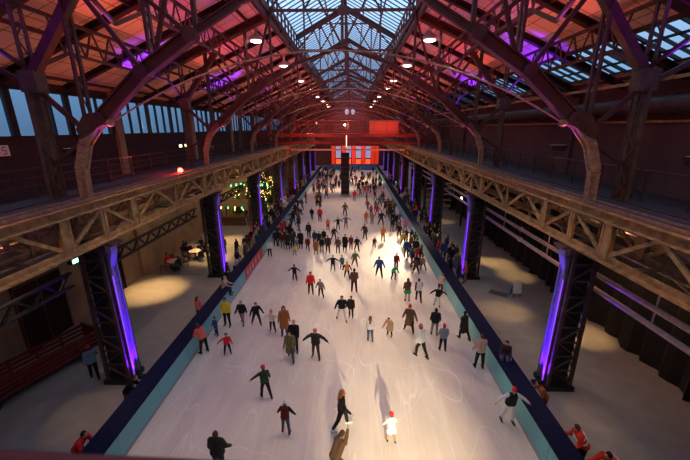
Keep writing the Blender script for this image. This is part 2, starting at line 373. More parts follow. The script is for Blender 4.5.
# ================================================================== ARCH FRAMES
ORD = ['first', 'second', 'third', 'fourth', 'fifth', 'sixth', 'seventh', 'eighth']
ARC = [(9.6, 8.43), (9.55, 9.5), (9.2, 10.45), (8.45, 11.3), (6.65, 12.85), (4.8, 14.0), (3.1, 14.95), (0, 15.95)]
def frame(y):
    t = empty('arch_truss', (0, y, 0))
    for s in (-1, 1):
        b = MB()
        for i in range(3, 7): b.ibeam((s * ARC[i][0], 0, ARC[i][1]), (s * ARC[i + 1][0], 0, ARC[i + 1][1]), .32 if i < 5 else .16, (.46, .44, .26, .18)[i - 3], .05)
        for i in range(3, 6): b.tube([(s * ARC[i][0], -.175, ARC[i][1]), (s * ARC[i][0], .175, ARC[i][1])], .25, 14)
        b.build('arch_rib', 'roofsteel', t)
        b = MB(); prev = None
        for i in range(0, 4):
            x, z = ARC[i]
            if i < 3:
                for q in (-.15, .15):
                    b.beam((s * x, q, z), (s * ARC[i + 1][0], q, ARC[i + 1][1]), .10, .28)
                b.beam((s * x, 0, z), (s * ARC[i + 1][0], 0, ARC[i + 1][1]), .28, .2)
        for i in range(12):
            f = i / 11; z = 8.6 + 1.75 * f
            for a, c in zip(ARC[:3], ARC[1:4]):
                if a[1] <= z <= c[1]: x = a[0] + (c[0] - a[0]) * (z - a[1]) / (c[1] - a[1])
            b.beam((s * (x - .11), -.21, z - .06), (s * (x + .11), -.21, z + .06), .02, .05)
        b.build('springing_leg', 'ribtan', t)
        b = MB(); P = [(8.3, 11.15), (8.5, 11.5), (8.9, 11.5), (9.3, 10.95), (9.2, 10.6), (8.95, 10.7)]
        b.add([(s * x, -.2, z) for x, z in P] + [(s * x, .2, z) for x, z in P], [tuple(range(6)), tuple(range(11, 5, -1))] + [(i, (i + 1) % 6, 6 + (i + 1) % 6, 6 + i) for i in range(6)])
        b.build('gusset_plate', 'roofsteel', t)
        # twin posts carrying the roof over the springing
        b = MB()
        for xx, zz in ((8.9, 11.5), (6.2, 13.4)):
            for q in (-.16, .16): b.beam((s * xx, q, zz), (s * (xx + .0), q, roof_z(xx) - .3), .08, .12)
            nlat = 6
            for i in range(nlat):
                za = zz + (roof_z(xx) - .3 - zz) * i / nlat; zb = zz + (roof_z(xx) - .3 - zz) * (i + 1) / nlat
                b.beam((s * xx, -.16 if i % 2 else .16, za), (s * xx, .16 if i % 2 else -.16, zb), .05, .03, (1, 0, 0))
            b.build('hanger_post', 'roofsteel', t); b = MB()
        b.beam((s * 4.6, 0, 14.1), (s * 4.6, 0, 18), .14, .14); b.beam((s * 2.4, 0, 15.2), (s * 2.4, 0, 20.4), .1, .1)
        b.build('tall_hanger', 'roofsteel', t)
        b = MB()
        b.ibeam((s * (WX - .1), 0, roof_z(WX - .1) - .23), (s * 4.6, 0, 18 - .23), .5, .42, .05)
        b.ibeam((s * 4.6, 0, 19.05), (0, 0, 21.4), .26, .4, .05)
        b.build('principal_rafter', 'roofsteel', t)
        b = MB()
        b.beam((s * 4.8, 0, 14.0), (s * 7.6, 0, roof_z(7.6) - .5), .1, .14); b.beam((s * 6.65, 0, 12.9), (s * 8.6, 0, roof_z(8.6) - .6), .1, .14)
        b.beam((s * 4.6, 0, 17.6), (s * 6.1, 0, 13.4), .1, .14); b.beam((s * 8.2, 0, roof_z(8.2) - .8), (s * 10.6, 0, 12.7), .3, .3)
        b.beam((0, 0, 16), (s * 2.4, 0, 20.2), .09, .12); b.beam((s * 2.4, 0, 20.2), (s * 4.6, 0, 18.0), .09, .12); b.beam((s * 2.4, 0, 15.3), (s * 4.6, 0, 18.0), .09, .12)
        b.beam((s * 2.4, 0, 18.0), (0, 0, 21.3), .09, .1)
        b.beam((s * 9.1, 0, 10.9), (s * 10.6, 0, 12.4), .12, .16); b.beam((s * 9.3, 0, 10.5), (s * 10.6, 0, 9.7), .1, .12); b.beam((s * 10.7, 0, 12.4), (s * 13.2, 0, roof_z(13.2) - .5), .12, .16)
        b.build('brace', 'roofsteel', t)
        b = MB()
        for q in (-.2, .2): b.ibeam((s * 10.72, q, 8.43), (s * 10.62, q, 12.3), .12, .28, .03); b.beam((s * 10.62, q, 12.8), (s * 10.62, q, roof_z(10.62) - .5), .08, .1)
        for i in range(10): b.beam((s * 10.62, -.2 if i % 2 else .2, 8.5 + .6 * i), (s * 10.62, .2 if i % 2 else -.2, 9.1 + .6 * i), .05, .03, (1, 0, 0))
        b.box((min(s * 10.3, s * 10.9), -.24, 12.2), (max(s * 10.3, s * 10.9), .24, 12.9))
        b.build('aisle_post', 'steel', t)
        b = MB(); b.lathe([(.05, -.16), (.13, -.1), (.13, .05), (.05, .12)], (s * 8.1, -.02, 11.2), 10); b.build('tie_socket', 'ribtan', t)
    b = MB()
    b.beam((-4.6, 0, 18), (4.6, 0, 18), .12, .16); b.beam((-2.4, 0, 20.2), (2.4, 0, 20.2), .08, .1); b.beam((0, 0, 15.9), (0, 0, 21.5), .18, .18)
    b.tube([(0, -.1, 18), (0, .1, 18)], .3, 12); b.tube([(2.4, -.1, 20.0), (2.4, .1, 20.0)], .26, 12); b.tube([(-2.4, -.1, 20.0), (-2.4, .1, 20.0)], .26, 12)
    b.build('king_post', 'roofsteel', t)
    b = MB(); b.tube([(8.1 * math.sin(a), -.05, 11.15 + 2.35 * (1 - (8.1 * math.sin(a) / 8.1) ** 2)) for a in [R(-90 + 7.5 * i) for i in range(25)]], .03, 8); b.build('tie_arch', 'ribtan', t, True)
    return t
f0 = frame(FR[0])
for k, y in enumerate(FR):
    o = f0 if k == 0 else copy_tree(f0)
    o.location.y = y
    tag(o, '%s red-lit steel arch truss spanning the rink, counted from the viewer' % ORD[k], 'roof truss', 'arch trusses across the hall')

# ================================================================== COLUMNS
def column(s):
    t = empty('steel_column')
    b = MB(); b.box((-.62, -.5, 0), (.62, .5, .22)); b.build('base_plate', 'dark', t)
    for sx_ in (-1, 1):
        for q in (-1, 1):
            b = MB(); b.beam((sx_ * .48, q * .36, .2), (sx_ * .42, q * .32, 6.65), .10, .14, (1, 0, 0)); b.build('post', 'steel', t)
    b = MB(); n = 9
    for i in range(n):
        z0 = .3 + 6.3 * i / n; z1 = .3 + 6.3 * (i + 1) / n
        for q in (-.37, .37):
            b.beam((-.45, q, z0), (.45, q, z1), .03, .10, (0, 1, 0)) if i % 2 else b.beam((.45, q, z0), (-.45, q, z1), .03, .10, (0, 1, 0))
            b.beam((-.45, q, z1), (.45, q, z1), .03, .08)
        for x in (-.47, .47): b.beam((x, -.35, z0), (x, .35, z1), .03, .08, (1, 0, 0))
    b.build('lacing', 'steel', t)
    b = MB(); b.box((-.34, -.27, .22), (.34, .27, 6.6)); b.build('inner_web', 'dark', t)
    b = MB(); x0, x1 = sorted((-s * .50, -s * .56)); b.box((x0, -.19, .3), (x1, .19, 6.62))
    for q in (-.19, .13): b.box((min(-s * .5, -s * .64), q, .3), (max(-s * .5, -s * .64), q + .06, 6.62))
    for i in range(14):
        for q in (-.08, .08): b.lathe([(.025, 0), (.025, .03)], (-s * .58, q, .6 + .42 * i), 6)
    b.beam((-s * .53, 0, 5.5), (-s * .72, 0, 6.15), .38, .06, (1, 0, 0)); b.beam((-s * .72, 0, 6.15), (-s * .74, 0, 6.62), .38, .06, (1, 0, 0))
    b.build('flange_plate', 'flange', t)
    b = MB(); b.box((min(-s * .62, -s * .645), -.22, .35), (max(-s * .62, -s * .645), -.20, 5.2)); b.build('light_strip', 'led', t)
    b = MB(); b.box((min(-s * .68, -s * .92), -.12, 0), (max(-s * .68, -s * .92), .12, .12)); b.build('uplight_housing', 'dark', t)
    b = MB(); b.box((-.75, -.45, 6.3), (.75, .45, 6.6)); b.box((-.95, -.3, 6.5), (.95, .3, 6.62)); b.build('capital', 'steel', t)
    return t
for s in (-1, 1):
    c0 = column(s)
    for k, y in enumerate(FR):
        o = c0 if k == 0 else copy_tree(c0)
        o.location = (s * 9.75, y, 0)
        tag(o, '%s lattice column from the viewer on the %s side with violet-lit flange' % (ORD[k], 'left' if s < 0 else 'right'), 'column', 'violet-lit lattice columns')
        spot('column_uplight', (s * (9.75 - .95), y - .28, .14), (s * (9.75 - .62), y, 4.2), 2600 if k == 0 else 1700 if k < 3 else 900, PURP, 60, .6, .04)
        if k < 4: spot('column_uplight', (s * (9.75 - .98), y + .1, .14), (s * (9.75 - .62), y, 5.8), 5500, PURP, 16, .8, .04)

# ================================================================== CRANE GIRDERS, RAILINGS, WALKWAYS
def girder(s):
    t = empty('crane_girder'); L = 11.25
    zt, zb = 8.2, 6.72; xi, xo = 9.15, 10.35
    for x, nm in ((xi, 'top_chord'), (xo, 'top_chord')):
        b = MB(); b.ibeam((s * x, .01, zt), (s * x, L - .01, zt), .36, .36, .04); b.build(nm, 'girder', t)
    for x in (xi, xo):
        b = MB(); b.beam((s * x, .01, zb), (s * x, L - .01, zb), .42, .06); b.beam((s * x, .01, zb + .12), (s * x, L - .01, zb + .12), .05, .22); b.build('bottom_chord', 'girder', t)
    PO = [(.08, .12), (1.875, .42), (5.625, .12), (9.375, .42), (L - .08, .12)]; DG = [(0, 1.875), (3.75, 1.875), (3.75, 5.625), (7.5, 5.625), (7.5, 9.375), (L, 9.375)]
    for x in (xi, xo):
        for y, wd in PO:
            b = MB(); b.box((s * x - .05, y - wd / 2, zb), (s * x + .05, y + wd / 2, zt - .1))
            if wd > .2: b.box((s * x - .09, y - wd / 2, zb), (s * x + .09, y - wd / 2 + .05, zt - .1)); b.box((s * x - .09, y + wd / 2 - .05, zb), (s * x + .09, y + wd / 2, zt - .1))
            b.build('post', 'girder', t)
        for ya, yb in DG:
            p, q = (ya, zt - .15), (yb, zb + .1); b = MB(); b.beam((s * x, p[0], p[1]), (s * x, q[0], q[1]), .08, .13); b.build('diagonal', 'girder', t)
    b = MB(); b.box((min(s * xi, s * xo) , 0.01, zt + .18), (max(s * xi, s * xo), L - .01, zt + .22)); b.build('cover_plate', 'deck', t)
    b = MB(); b.beam((s * xi, .01, zt + .25), (s * xi, L - .01, zt + .25), .07, .1); b.beam((s * (xi + .5), .01, zt + .25), (s * (xi + .5), L - .01, zt + .25), .05, .07); b.build('crane_rail', 'ribtan', t)
    b = MB()
    for i in range(5):
        y = L * i / 4 + (.1 if i == 0 else -.1 if i == 4 else 0)
        b.beam((s * xi, y, zb + .05), (s * xo, y, zb + .05), .08, .1); 
        if i < 4: b.beam((s * xi, L * i / 4, zb + .05), (s * xo, L * (i + 1) / 4, zb + .05), .05, .05)
    b.build('cross_bracing', 'girder', t)
    return t
def railing(s):
    t = empty('gallery_railing'); L = 11.25; x = s * 11.3; z = 8.43
    for h in (1.1,): b = MB(); b.tube([(x, .02, z + h), (x, L - .02, z + h)], .028, 8); b.build('top_rail', 'duct', t)
    for h in (.2, .5, .8): b = MB(); b.tube([(x, .02, z + h), (x, L - .02, z + h)], .015, 6); b.build('mid_rail', 'duct', t)
    for i in range(7): b = MB(); b.beam((x, .2 + 10.8 * i / 6, z), (x, .2 + 10.8 * i / 6, z + 1.1), .05, .05); b.build('post', 'duct', t)
    return t
GB = [FR[0] + 11.25 * k for k in range(-2, 7)]
GO = ['hidden rearmost', 'nearest', 'second', 'third', 'fourth', 'fifth', 'sixth', 'seventh', 'eighth']
for s in (-1, 1):
    side = 'left' if s < 0 else 'right'
    g0 = girder(s); r0 = railing(s)
    for k, y in enumerate(GB):
        o = g0 if k == 0 else copy_tree(g0); o.location.y = y
        tag(o, '%s span of the riveted tan crane girder along the %s side of the rink' % (GO[k], side), 'girder', 'crane girder spans')
        o = r0 if k == 0 else copy_tree(r0); o.location.y = y
        tag(o, '%s section of thin steel railing along the %s gallery walkway' % (GO[k], side), 'railing', 'gallery railings')
    b = MB(); x0, x1 = sorted((s * 10.57, s * 11.5)); b.box((x0, Y0, 8.34), (x1, Y1 - 14, 8.42)); b.box((x0, Y0, 8.1), (x0 + .06, Y1 - 14, 8.34)); b.box((x1 - .06, Y0, 8.1), (x1, Y1 - 14, 8.34))
    for i in range(40): b.box((x0, Y0 + 1 + i * 2.6, 8.2), (x1, Y0 + 1.08 + i * 2.6, 8.34))
    o = b.build('gallery_walkway', 'deck'); tag(o, 'long narrow grey walkway behind the %s crane girder' % side, 'walkway')
    b = MB(); x0, x1 = sorted((s * 12.4, s * WX)); b.box((x0, Y0, 7.6), (x1, Y1, 7.9)); tn += 1; struct(b, 'trim_%d' % tn, 'deck')
# violet glow tubes between the girders (near columns)
# lower services: dark lattice girder on the left, twin pipes on the right
def low_lattice():
    t = empty('lattice_beam'); L = 11.25; x = -10.6; z1, z0 = 5.45, 4.9
    b = MB(); b.beam((x, .5, z1), (x, L - .5, z1), .16, .08); b.build('top_chord', 'dark', t)
    b = MB(); b.beam((x, .5, z0), (x, L - .5, z0), .16, .08); b.build('bottom_chord', 'dark', t)
    b = MB(); n = 18
    for i in range(n):
        ya = .6 + (L - 1.2) * i / n; yb = .6 + (L - 1.2) * (i + 1) / n
        b.beam((x, ya, z0 if i % 2 else z1), (x, yb, z1 if i % 2 else z0), .06, .09)
    b.build('web', 'dark', t); return t
l0 = low_lattice()
for k, y in enumerate(GB[1:]):
    o = l0 if k == 0 else copy_tree(l0); o.location.y = y
    tag(o, '%s dark lattice beam between the left columns, below the crane girder' % GO[k + 1], 'beam', 'dark lattice beams')
for k, y in enumerate(GB[1:]):
    for z, nm in ((5.35, 'upper'), (4.75, 'lower')):
        b = MB(); b.tube([(10.55, y, z), (10.55, y + 11.25, z)], .10, 12)
        for q in (1.5, 6.2): b.tube([(10.55, y + q, z), (10.55, y + q + .12, z)], .14, 12)
        for q in (3.5, 8.5): b.beam((10.55, y + q, z), (10.55, y + q, z + .55), .04, .04)
        o = b.build('service_pipe', 'pipe', None, True); tag(o, '%s service pipe in the %s bay along the right columns' % (nm, GO[k + 1]), 'pipe', 'service pipes')
for s, side in ((-1, 'left'), (1, 'right')):
    for x, z, w_ in ((11.7, 7.25, .14), (12.0, 6.75, .18)):
        b = MB(); b.ibeam((s * x, Y0 + .5, z), (s * x, Y1 - 15, z), w_, .22, .03)
        for i in range(30): b.beam((s * x, Y0 + 2 + 3.0 * i, z), (s * x + s * (12.45 - x), Y0 + 2 + 3.0 * i, 7.62), .05, .05)
        o = b.build('carrier_beam', 'girder'); tag(o, '%s long carrier beam seen through the %s crane girder, fixed under the gallery' % ('upper' if z > 7 else 'lower', side), 'beam')
b = MB(); b.tube([(14.9, Y0 + .5, 12.0), (14.9, Y1 - .5, 12.0)], .42, 16)
for i in range(24): b.tube([(14.9, Y0 + 3 + i * 5, 12.0), (14.9, Y0 + 3.15 + i * 5, 12.0)], .47, 16)
tag(b.build('ventilation_duct', 'duct', None, True), 'fat round ventilation duct high along the right wall', 'duct')
b = MB(); b.box((14.6, Y0 + .2, 13.05), (14.75, Y1 - .2, 13.2)); b.box((15.35, Y0 + .2, 11.25), (15.58, Y1 - .2, 11.35))
tn += 1; struct(b, 'trim_%d' % tn, 'girder')

# ================================================================== CAGE LAMPS
def lamp():
    t = empty('pendant_lamp')
    b = MB(); b.tube([(0, 0, 1.05), (0, 0, 2.0)], .02, 6); b.build('rod', 'dark', t)
    b = MB(); b.lathe([(.09, .45), (.11, .75), (.11, 1.05), (.04, 1.08)], n=14); b.build('lamp_housing', 'lampshade', t, True)
    b = MB(); b.lathe([(.62, .0), (.66, .02), (.45, .22), (.2, .38), (.10, .5), (.08, .5), (.18, .36), (.42, .2)], n=24); b.build('lamp_shade', 'lampshade', t, True)
    b = MB(); b.lathe([(.05, -.10), (.25, -.08), (.38, -.01), (.40, .06), (.02, .11)], n=20); b.build('bulb', 'lampwhite', t, True)
    return t
la = lamp(); LY = [24.7, 34.1, 44.5, 53.0, 66.5, 77.0, 87.0, 97.0]
i = 0
for s in (-1, 1):
    for k, y in enumerate([13.7] + LY):
        o = la if i == 0 else copy_tree(la); i += 1
        o.location = (s * 5.7, y, 16.5)
        tag(o, '%s bell-shaped pendant lamp from the viewer in the %s row under the roof' % ((ORD + ['ninth'])[k], 'left' if s < 0 else 'right'), 'lamp', 'bell pendant lamps')
        spot('pendant_light', (s * 5.7, y, 16.48), (s * (4.6 if k else 4.0), y, 0), (12500 if k == 0 else 9200) if k < 6 else 14500, (1, .67, .37), 74, .9, .3)

# ================================================================== RINK BARRIER
for s in (-1, 1):
    side = 'left' if s < 0 else 'right'
    t = empty('rink_barrier', (0, 0, 0), 0, 'long teal rink barrier with wide navy ledge on the %s side of the ice' % side, 'barrier')
    def bx(b, xa, xb, ya, yb, za, zb): x0, x1 = sorted((s * xa, s * xb)); return b.box((x0, ya, za), (x1, yb, zb))
    b = MB()
    y = -13.9
    while y < 91.9: bx(b, 7.2, 7.26, y, min(y + 2.48, 91.95), .03, 1.06); y += 2.5
    b.build('board_face', 'teal', t)
    b = MB(); bx(b, 7.185, 7.2, -13.9, 91.95, .03, .18); b.build('kick_rail', 'kick', t)
    b = MB(); bx(b, 7.18, 7.95, -13.9, 91.95, 1.06, 1.12); b.build('ledge', 'navy', t)
    b = MB(); bx(b, 7.88, 7.94, -13.9, 91.95, 0.0, 1.06)
    for i in range(36): bx(b, 7.26, 7.88, -13.5 + i * 3, -13.44 + i * 3, 0.0, 1.06)
    b.build('outer_panel', 'navy', t)
b = MB(); b.box((-7.18, 22.6, .2), (-7.165, 27.6, 1.02)); b.cur = 1
for y0, y1 in ((23.1, 23.28), (23.7, 23.85), (24.4, 24.62), (25.3, 25.45), (26.2, 26.4)): b.box((-7.165, y0, .40), (-7.16, y1, .80))
tag(b.build('advertising_banner', ['redbanner', 'white']), 'red banner on the ice side of the left teal barrier', 'banner')
b = MB(); b.box((-7.95, 92.0, 0), (7.95, 92.5, 1.12)); tag(b.build('end_barrier', 'bluepaint'), 'blue barrier closing the far end of the rink', 'barrier')

# ================================================================== FOREGROUND RAIL of the viewer's gallery
t = empty('viewing_gallery', (0, 0, 0), 0, 'out-of-focus red handrail of the gallery at the bottom left corner', 'railing')
b = MB(); b.tube([(-1.6, .437, 10.5), (.09, .390, 10.5), (.9, .367, 10.5), (.98, .3, 10.45), (1.0, -.3, 10.4), (1.0, -.4, 9.42)], .012, 12); b.build('handrail', 'redpaint', t, True)
b = MB(); b.box((-9, -4.5, 9.3), (9, -.3, 9.42)); b.build('gallery_deck', 'deck', t)
for x in (-1.5, -.4, .7):
    b = MB(); yy = .39 - (x - .09) * .028; b.tube([(x, yy, 10.49), (x, -.32, 9.4)], .01, 8); b.build('baluster', 'redpaint', t)
b = MB()
for x in (-8.8, 8.8): b.beam((x, -2.4, 8.4), (x, -2.4, 9.3), .3, 3.5)
b.build('support_beam', 'girder', t)

# ================================================================== FAR BRIDGE
t = empty('crossing_bridge', (0, 55, 0), 0, 'red lattice footbridge crossing the whole hall above the middle of the rink', 'bridge')
for y in (-1.2, 1.2):
    b = MB(); b.ibeam((-14.3, y, 9.9), (14.3, y, 9.9), .25, .5, .05); b.build('upper_beam', 'redpaint', t)
    b = MB(); b.ibeam((-14.3, y, 8.78), (14.3, y, 8.78), .25, .35, .05); b.build('lower_beam', 'redpaint', t)
    b = MB()
    for i in range(20):
        xa = -14.2 + 1.42 * i; xb = xa + 1.42
        b.beam((xa, y, 8.6 if i % 2 else 9.7), (xb, y, 9.7 if i % 2 else 8.6), .08, .1)
    b.build('web', 'redpaint', t)
    b = MB(); b.tube([(-14.3, y, 12.1), (14.3, y, 12.1)], .04, 8); b.build('top_rail', 'redpaint', t)
    b = MB()
    for z in (10.5, 11.0, 11.5): b.tube([(-14.3, y, z), (14.3, y, z)], .02, 6)
    b.build('mid_rail', 'redpaint', t)
    for i in range(15): b = MB(); b.beam((-14.0 + i * 2.0, y, 10.1), (-14.0 + i * 2.0, y, 12.1), .07, .07); b.build('post', 'redpaint', t)
b = MB(); b.box((-14.3, -1.2, 10.1), (14.3, 1.2, 10.18)); b.build('deck', 'redpaint', t)
b = MB(); b.ibeam((-8.9, -1.25, 7.75), (8.9, -1.25, 7.75), .2, .25, .04); b.build('hung_beam', 'pipe', t)
spot('bridge_wash', (-5, 47, 11.0), (-6, 55, 9.5), 1500, (1, .12, .05), 110, .8, .2); spot('bridge_wash', (6, 47, 11.0), (6, 55, 9.5), 1500, (1, .12, .05), 110, .8, .2)
t = empty('red_cabin', (5.6, 55.0, 10.18), 0, 'red container cabin standing on the bridge right of centre', 'cabin')
b = MB(); b.box((-2.2, -.8, 0), (2.2, .8, 1.75))
for i in range(22): b.box((-2.15 + i * .2, -.83, .1), (-2.07 + i * .2, -.8, 1.65))
b.build('shell', mat('red_container_paint', (.38, .08, .06), .5, noise=.15), t)
b = MB(); b.add([(-2.3, -.9, 1.75), (2.3, -.9, 1.75), (2.3, .9, 1.75), (-2.3, .9, 1.75), (-2.0, 0, 2.0), (2.3, 0, 2.0)], [(0, 1, 5, 4), (2, 3, 4, 5), (0, 4, 3), (1, 2, 5), (3, 2, 1, 0)]); b.build('roof', 'redpaint', t)
t = empty('stair_frame', (2.7, 55.0, 10.18), 0, 'small red stair frame at the left end of the cabin on the bridge', 'stairs')
b = MB()
for i in range(5): b.box((-.4 + .14 * i, -.4, .22 * i), (-.1 + .14 * i, .4, .22 * i + .05))
b.build('steps', 'redpaint', t)
b = MB(); b.tube([(-.5, -.45, 0), (-.5, -.45, .9), (.3, -.45, 1.85), (.3, -.45, 0)], .04, 6); b.tube([(-.5, .45, 0), (-.5, .45, .9), (.3, .45, 1.85), (.3, .45, 0)], .04, 6); b.build('handrail', 'redpaint', t)
# bright work lamp on the bridge
t = empty('work_lamp', (-.45, 53.6, 0), 0, 'bright white lamp with a tall light tube hung at the middle of the bridge', 'lamp')
b = MB(); b.lathe([(.05, 0), (.16, .08), (.16, .2), (.05, .28)], (0, 0, 11.3), 12); b.build('bulb', 'lampwhite', t)
b = MB(); b.tube([(.25, 0, 8.2), (.25, 0, 9.9)], .05, 8); b.build('light_tube', mat('tube_glow', (1, .8, .5), .4, 0, (1, .72, .36), 3.0), t)
b = MB(); b.tube([(-.6, .1, 8.3), (1.2, .1, 8.3)], .04, 6); b.build('bracket', 'ribtan', t)
l = bpy.data.lights.new('work_light', 'POINT'); l.energy = 260; l.color = (1, .75, .5); l.shadow_soft_size = .15; o = bpy.data.objects.new('work_light', l); C.objects.link(o); o.location = (-.45, 53.3, 11.4)

# ================================================================== CENTRAL TOWER
t = empty('speaker_tower', (-.45, 56.2, .03), 0, 'dark square tower of stacked black units standing on the ice under the bridge', 'tower')
b = MB(); b.box((-.75, -.7, 0), (.75, .7, .28)); b.build('plinth', 'kick', t)
for i in range(9): b = MB(); b.box((-.62, -.5, .32 + i * .76), (.62, .5, 1.02 + i * .76)); b.box((-.58, -.53, .36 + i * .76), (.58, -.5, .98 + i * .76)); b.build('cabinet_unit', 'dark', t)
for x in (-.66, .66):
    b = MB(); b.beam((x, -.52, .28), (x, -.52, 7.4), .07, .07); b.beam((x, .52, .28), (x, .52, 7.4), .07, .07); b.build('mast', 'steel', t)

# ================================================================== FAR END: red backdrop with screens and glowing blocks for the red wall light
t = empty('stage_backdrop', (1.6, 100.5, 0), 0, 'red-glowing backdrop with grey-blue panels across the far end of the rink', 'backdrop')
b = MB(); b.box((-7, 0, 0), (7, .3, 6.2)); b.build('frame', 'redpaint', t)
for x in (-6.4, -3.3, -.4, 2.4, 5.2, 6.4):
    b = MB(); b.box((x - .5, -.1, .8), (x + .5, 0, 6.0)); b.build('red_light_block', 'redwallglow', t)
for x in (-4.9, -1.9, 1.0, 3.8):
    b = MB(); b.box((x - .75, -.14, 2.6), (x + .75, 0, 5.9)); b.build('screen', 'screenblue', t)
    b = MB(); b.box((x - .7, -.2, .9), (x + .7, 0, 2.2)); b.build('lantern', 'redglow', t)  # glowing blocks stand in for red light on the wall, not lamps
b = MB(); b.box((-7, -.6, 0), (7, -.1, .7)); b.build('front_rail', 'bluepaint', t)
spot('backdrop_wash', (0, 94, 7.5), (0, 100.5, 3), 900, (1, .08, .03), 140, .8, .3)
spot('far_gable_wash', (0, 92, 8), (0, 104, 15), 1400, (1, .10, .05), 110, .8, .3)
for x in (-.9, .9):
    b = MB(); b.lathe([(.55, 0), (.55, .1)], (0, 0, 0), 20)
    b = MB(); vs = [(x + .55 * math.cos(a), Y1 - .02, 15.6 + .8 * math.sin(a)) for a in [2 * PI * i / 20 for i in range(20)]]
    vs += [(p[0], Y1 - .1, p[2]) for p in vs]; b.add(vs, [tuple(range(20)), tuple(range(39, 19, -1))] + [(i, (i + 1) % 20, 20 + (i + 1) % 20, 20 + i) for i in range(20)])
    wn += 1; struct(b, 'window_%d' % wn, mat('gable_glass', (.3, .35, .45), .3, 0, (.5, .6, .8), .5))

# white projection cloths behind the right columns
for k, (y, z0, h) in enumerate([(62, 0, 4.8), (80, 0, 5.0)]):
    b = MB(); n = 10
    vs = []; 
    for i in range(n + 1):
        for zz in (z0, z0 + h): vs.append((11.5 + .12 * math.sin(i * 1.7), y + i * .75, zz))
    k0 = len(vs); vs += [(x + .04, yy, zz) for x, yy, zz in vs]; fs = []
    for i in range(n): a = 2 * i; fs += [(a, a + 2, a + 3, a + 1), (k0 + a, k0 + a + 1, k0 + a + 3, k0 + a + 2)]
    fs += [(0, 1, k0 + 1, k0), (2 * n, k0 + 2 * n, k0 + 2 * n + 1, 2 * n + 1)]
    b.add(vs, fs); o = b.build('hanging_cloth', 'screenwhite'); tag(o, '%s pale blue-lit hanging cloth behind the far right columns' % ('nearer', 'farther')[k], 'cloth', 'hanging cloths')
    spot('cloth_wash', (9.0, y + 2, .8), (11.5, y + 4, 3.2), 260, (.45, .5, 1), 90, .8, .2)

# ================================================================== AISLE LIGHT POOLS (downlights under the galleries)
DN = [(-13.3, 21.2, 1000), (-11.7, 27.6, 800), (-11.8, 31.8, 800), (-11.9, 40.0, 350), (13.1, 26.6, 520), (11.2, 27.6, 380), (13.4, 24.2, 340), (13.6, 16.4, 420), (10.4, 18.9, 260), (-11.6, 52, 400), (12, 40, 200)]
dn0 = None
for k, (x, y, p) in enumerate(DN):
    if dn0 is None:
        dn0 = empty('ceiling_downlight'); b = MB(); b.lathe([(.13, 0), (.15, .03), (.11, .28), (.03, .32)], n=12); b.build('lamp_housing', 'dark', dn0)
        b = MB(); b.tube([(0, 0, .3), (0, 0, .95)], .015, 6); b.build('stem', 'dark', dn0)
        b = MB(); b.lathe([(.10, .01), (.10, .03)], n=12); b.build('bulb', 'lampwhite', dn0); o = dn0
    else: o = copy_tree(dn0)
    s = -1 if x < 0 else 1; xx = max(12.7, abs(x)) * s; o.location = (xx, y, 6.65)
    tag(o, 'small black downlight hanging under the %s gallery, casting a warm pool on the aisle floor' % ('left' if s < 0 else 'right'), 'lamp', 'downlights under the %s gallery' % ('left' if s < 0 else 'right'))
    spot('downlight_beam', (xx, y, 6.62), (x, y, 0), p * (4.2 if s < 0 else 3.6), (1, .66, .26), 44 if s < 0 else 30, 1.0, .05)
spot('aisle_fill', (-12.6, 24, 7.4), (-14.5, 26, 2.0), 240, (1, .60, .28), 150, 1, .3)
spot('aisle_fill', (-12.6, 36, 7.4), (-14.5, 36, 2.0), 260, (1, .60, .28), 150, 1, .3)
spot('aisle_fill', (12.0, 14, 7.4), (12.5, 15, 0), 520, (1, .58, .32), 150, 1, .3)
spot('aisle_fill', (-12.0, 11, 7.4), (-11.0, 11, 0), 90, (1, .55, .45), 150, 1, .3)

# ================================================================== SMALL FITTINGS
t = empty('warning_beacon', (-9.6, 20.0, 8.42), 0, 'glowing red beacon on top of the left crane girder', 'beacon')
b = MB(); b.lathe([(.10, 0), (.10, .06)], n=12); b.build('socket', 'dark', t)
b = MB(); b.lathe([(.13, .06), (.15, .16), (.11, .26), (.03, .30)], n=12); b.build('lens', 'redlight', t, True)
l = bpy.data.lights.new('beacon_light', 'POINT'); l.energy = 140; l.color = (1, .04, .02); l.shadow_soft_size = .1; o = bpy.data.objects.new('beacon_light', l); C.objects.link(o); o.location = (-9.5, 19.75, 8.95)
t = empty('exit_sign', (-15.3, 17.8, 3.5), 0, 'small lit green exit sign low on the left wall', 'sign')
b = MB(); b.box((-.3, -.35, 0), (0, .35, .3)); b.build('sign_box', 'dark', t); b = MB(); b.box((0, -.3, .04), (.02, .3, .26)); b.build('sign_face', 'green', t)
for (yy, zz) in ((31.9, 9.4), (33.0, 9.4)):
    t = empty('emergency_light', (-15.35, yy, zz - .15), 0, '%s of two small warm wall lights below the left windows' % ('nearer' if yy < 32.5 else 'farther'), 'lamp', 'paired wall lights')
    b = MB(); b.box((-.25, -.3, 0), (0, .3, .3)); b.build('housing', 'dark', t); b = MB(); b.box((0, -.25, .04), (.02, .25, .26)); b.build('lens', mat('warm_glow', (1, .9, .5), .4, 0, (1, .9, .45), 3.5), t)
t = empty('number_sign', (-15.45, 15.6, 9.75), 0, 'white square sign with a dark 5 on the left upper wall', 'sign')
t.scale = (.6, .6, .6); b = MB(); b.box((-.25, -.4, 0), (0, .4, .8)); b.build('sign_board', 'white', t)
b = MB()
for (ya, yb, za, zb) in ((-.16, .16, .62, .68), (-.16, -.10, .40, .66), (-.16, .16, .38, .44), (.10, .16, .16, .42), (-.16, .16, .12, .18)): b.box((0, ya, za), (.01, yb, zb))
b.build('digit', 'dark', t)
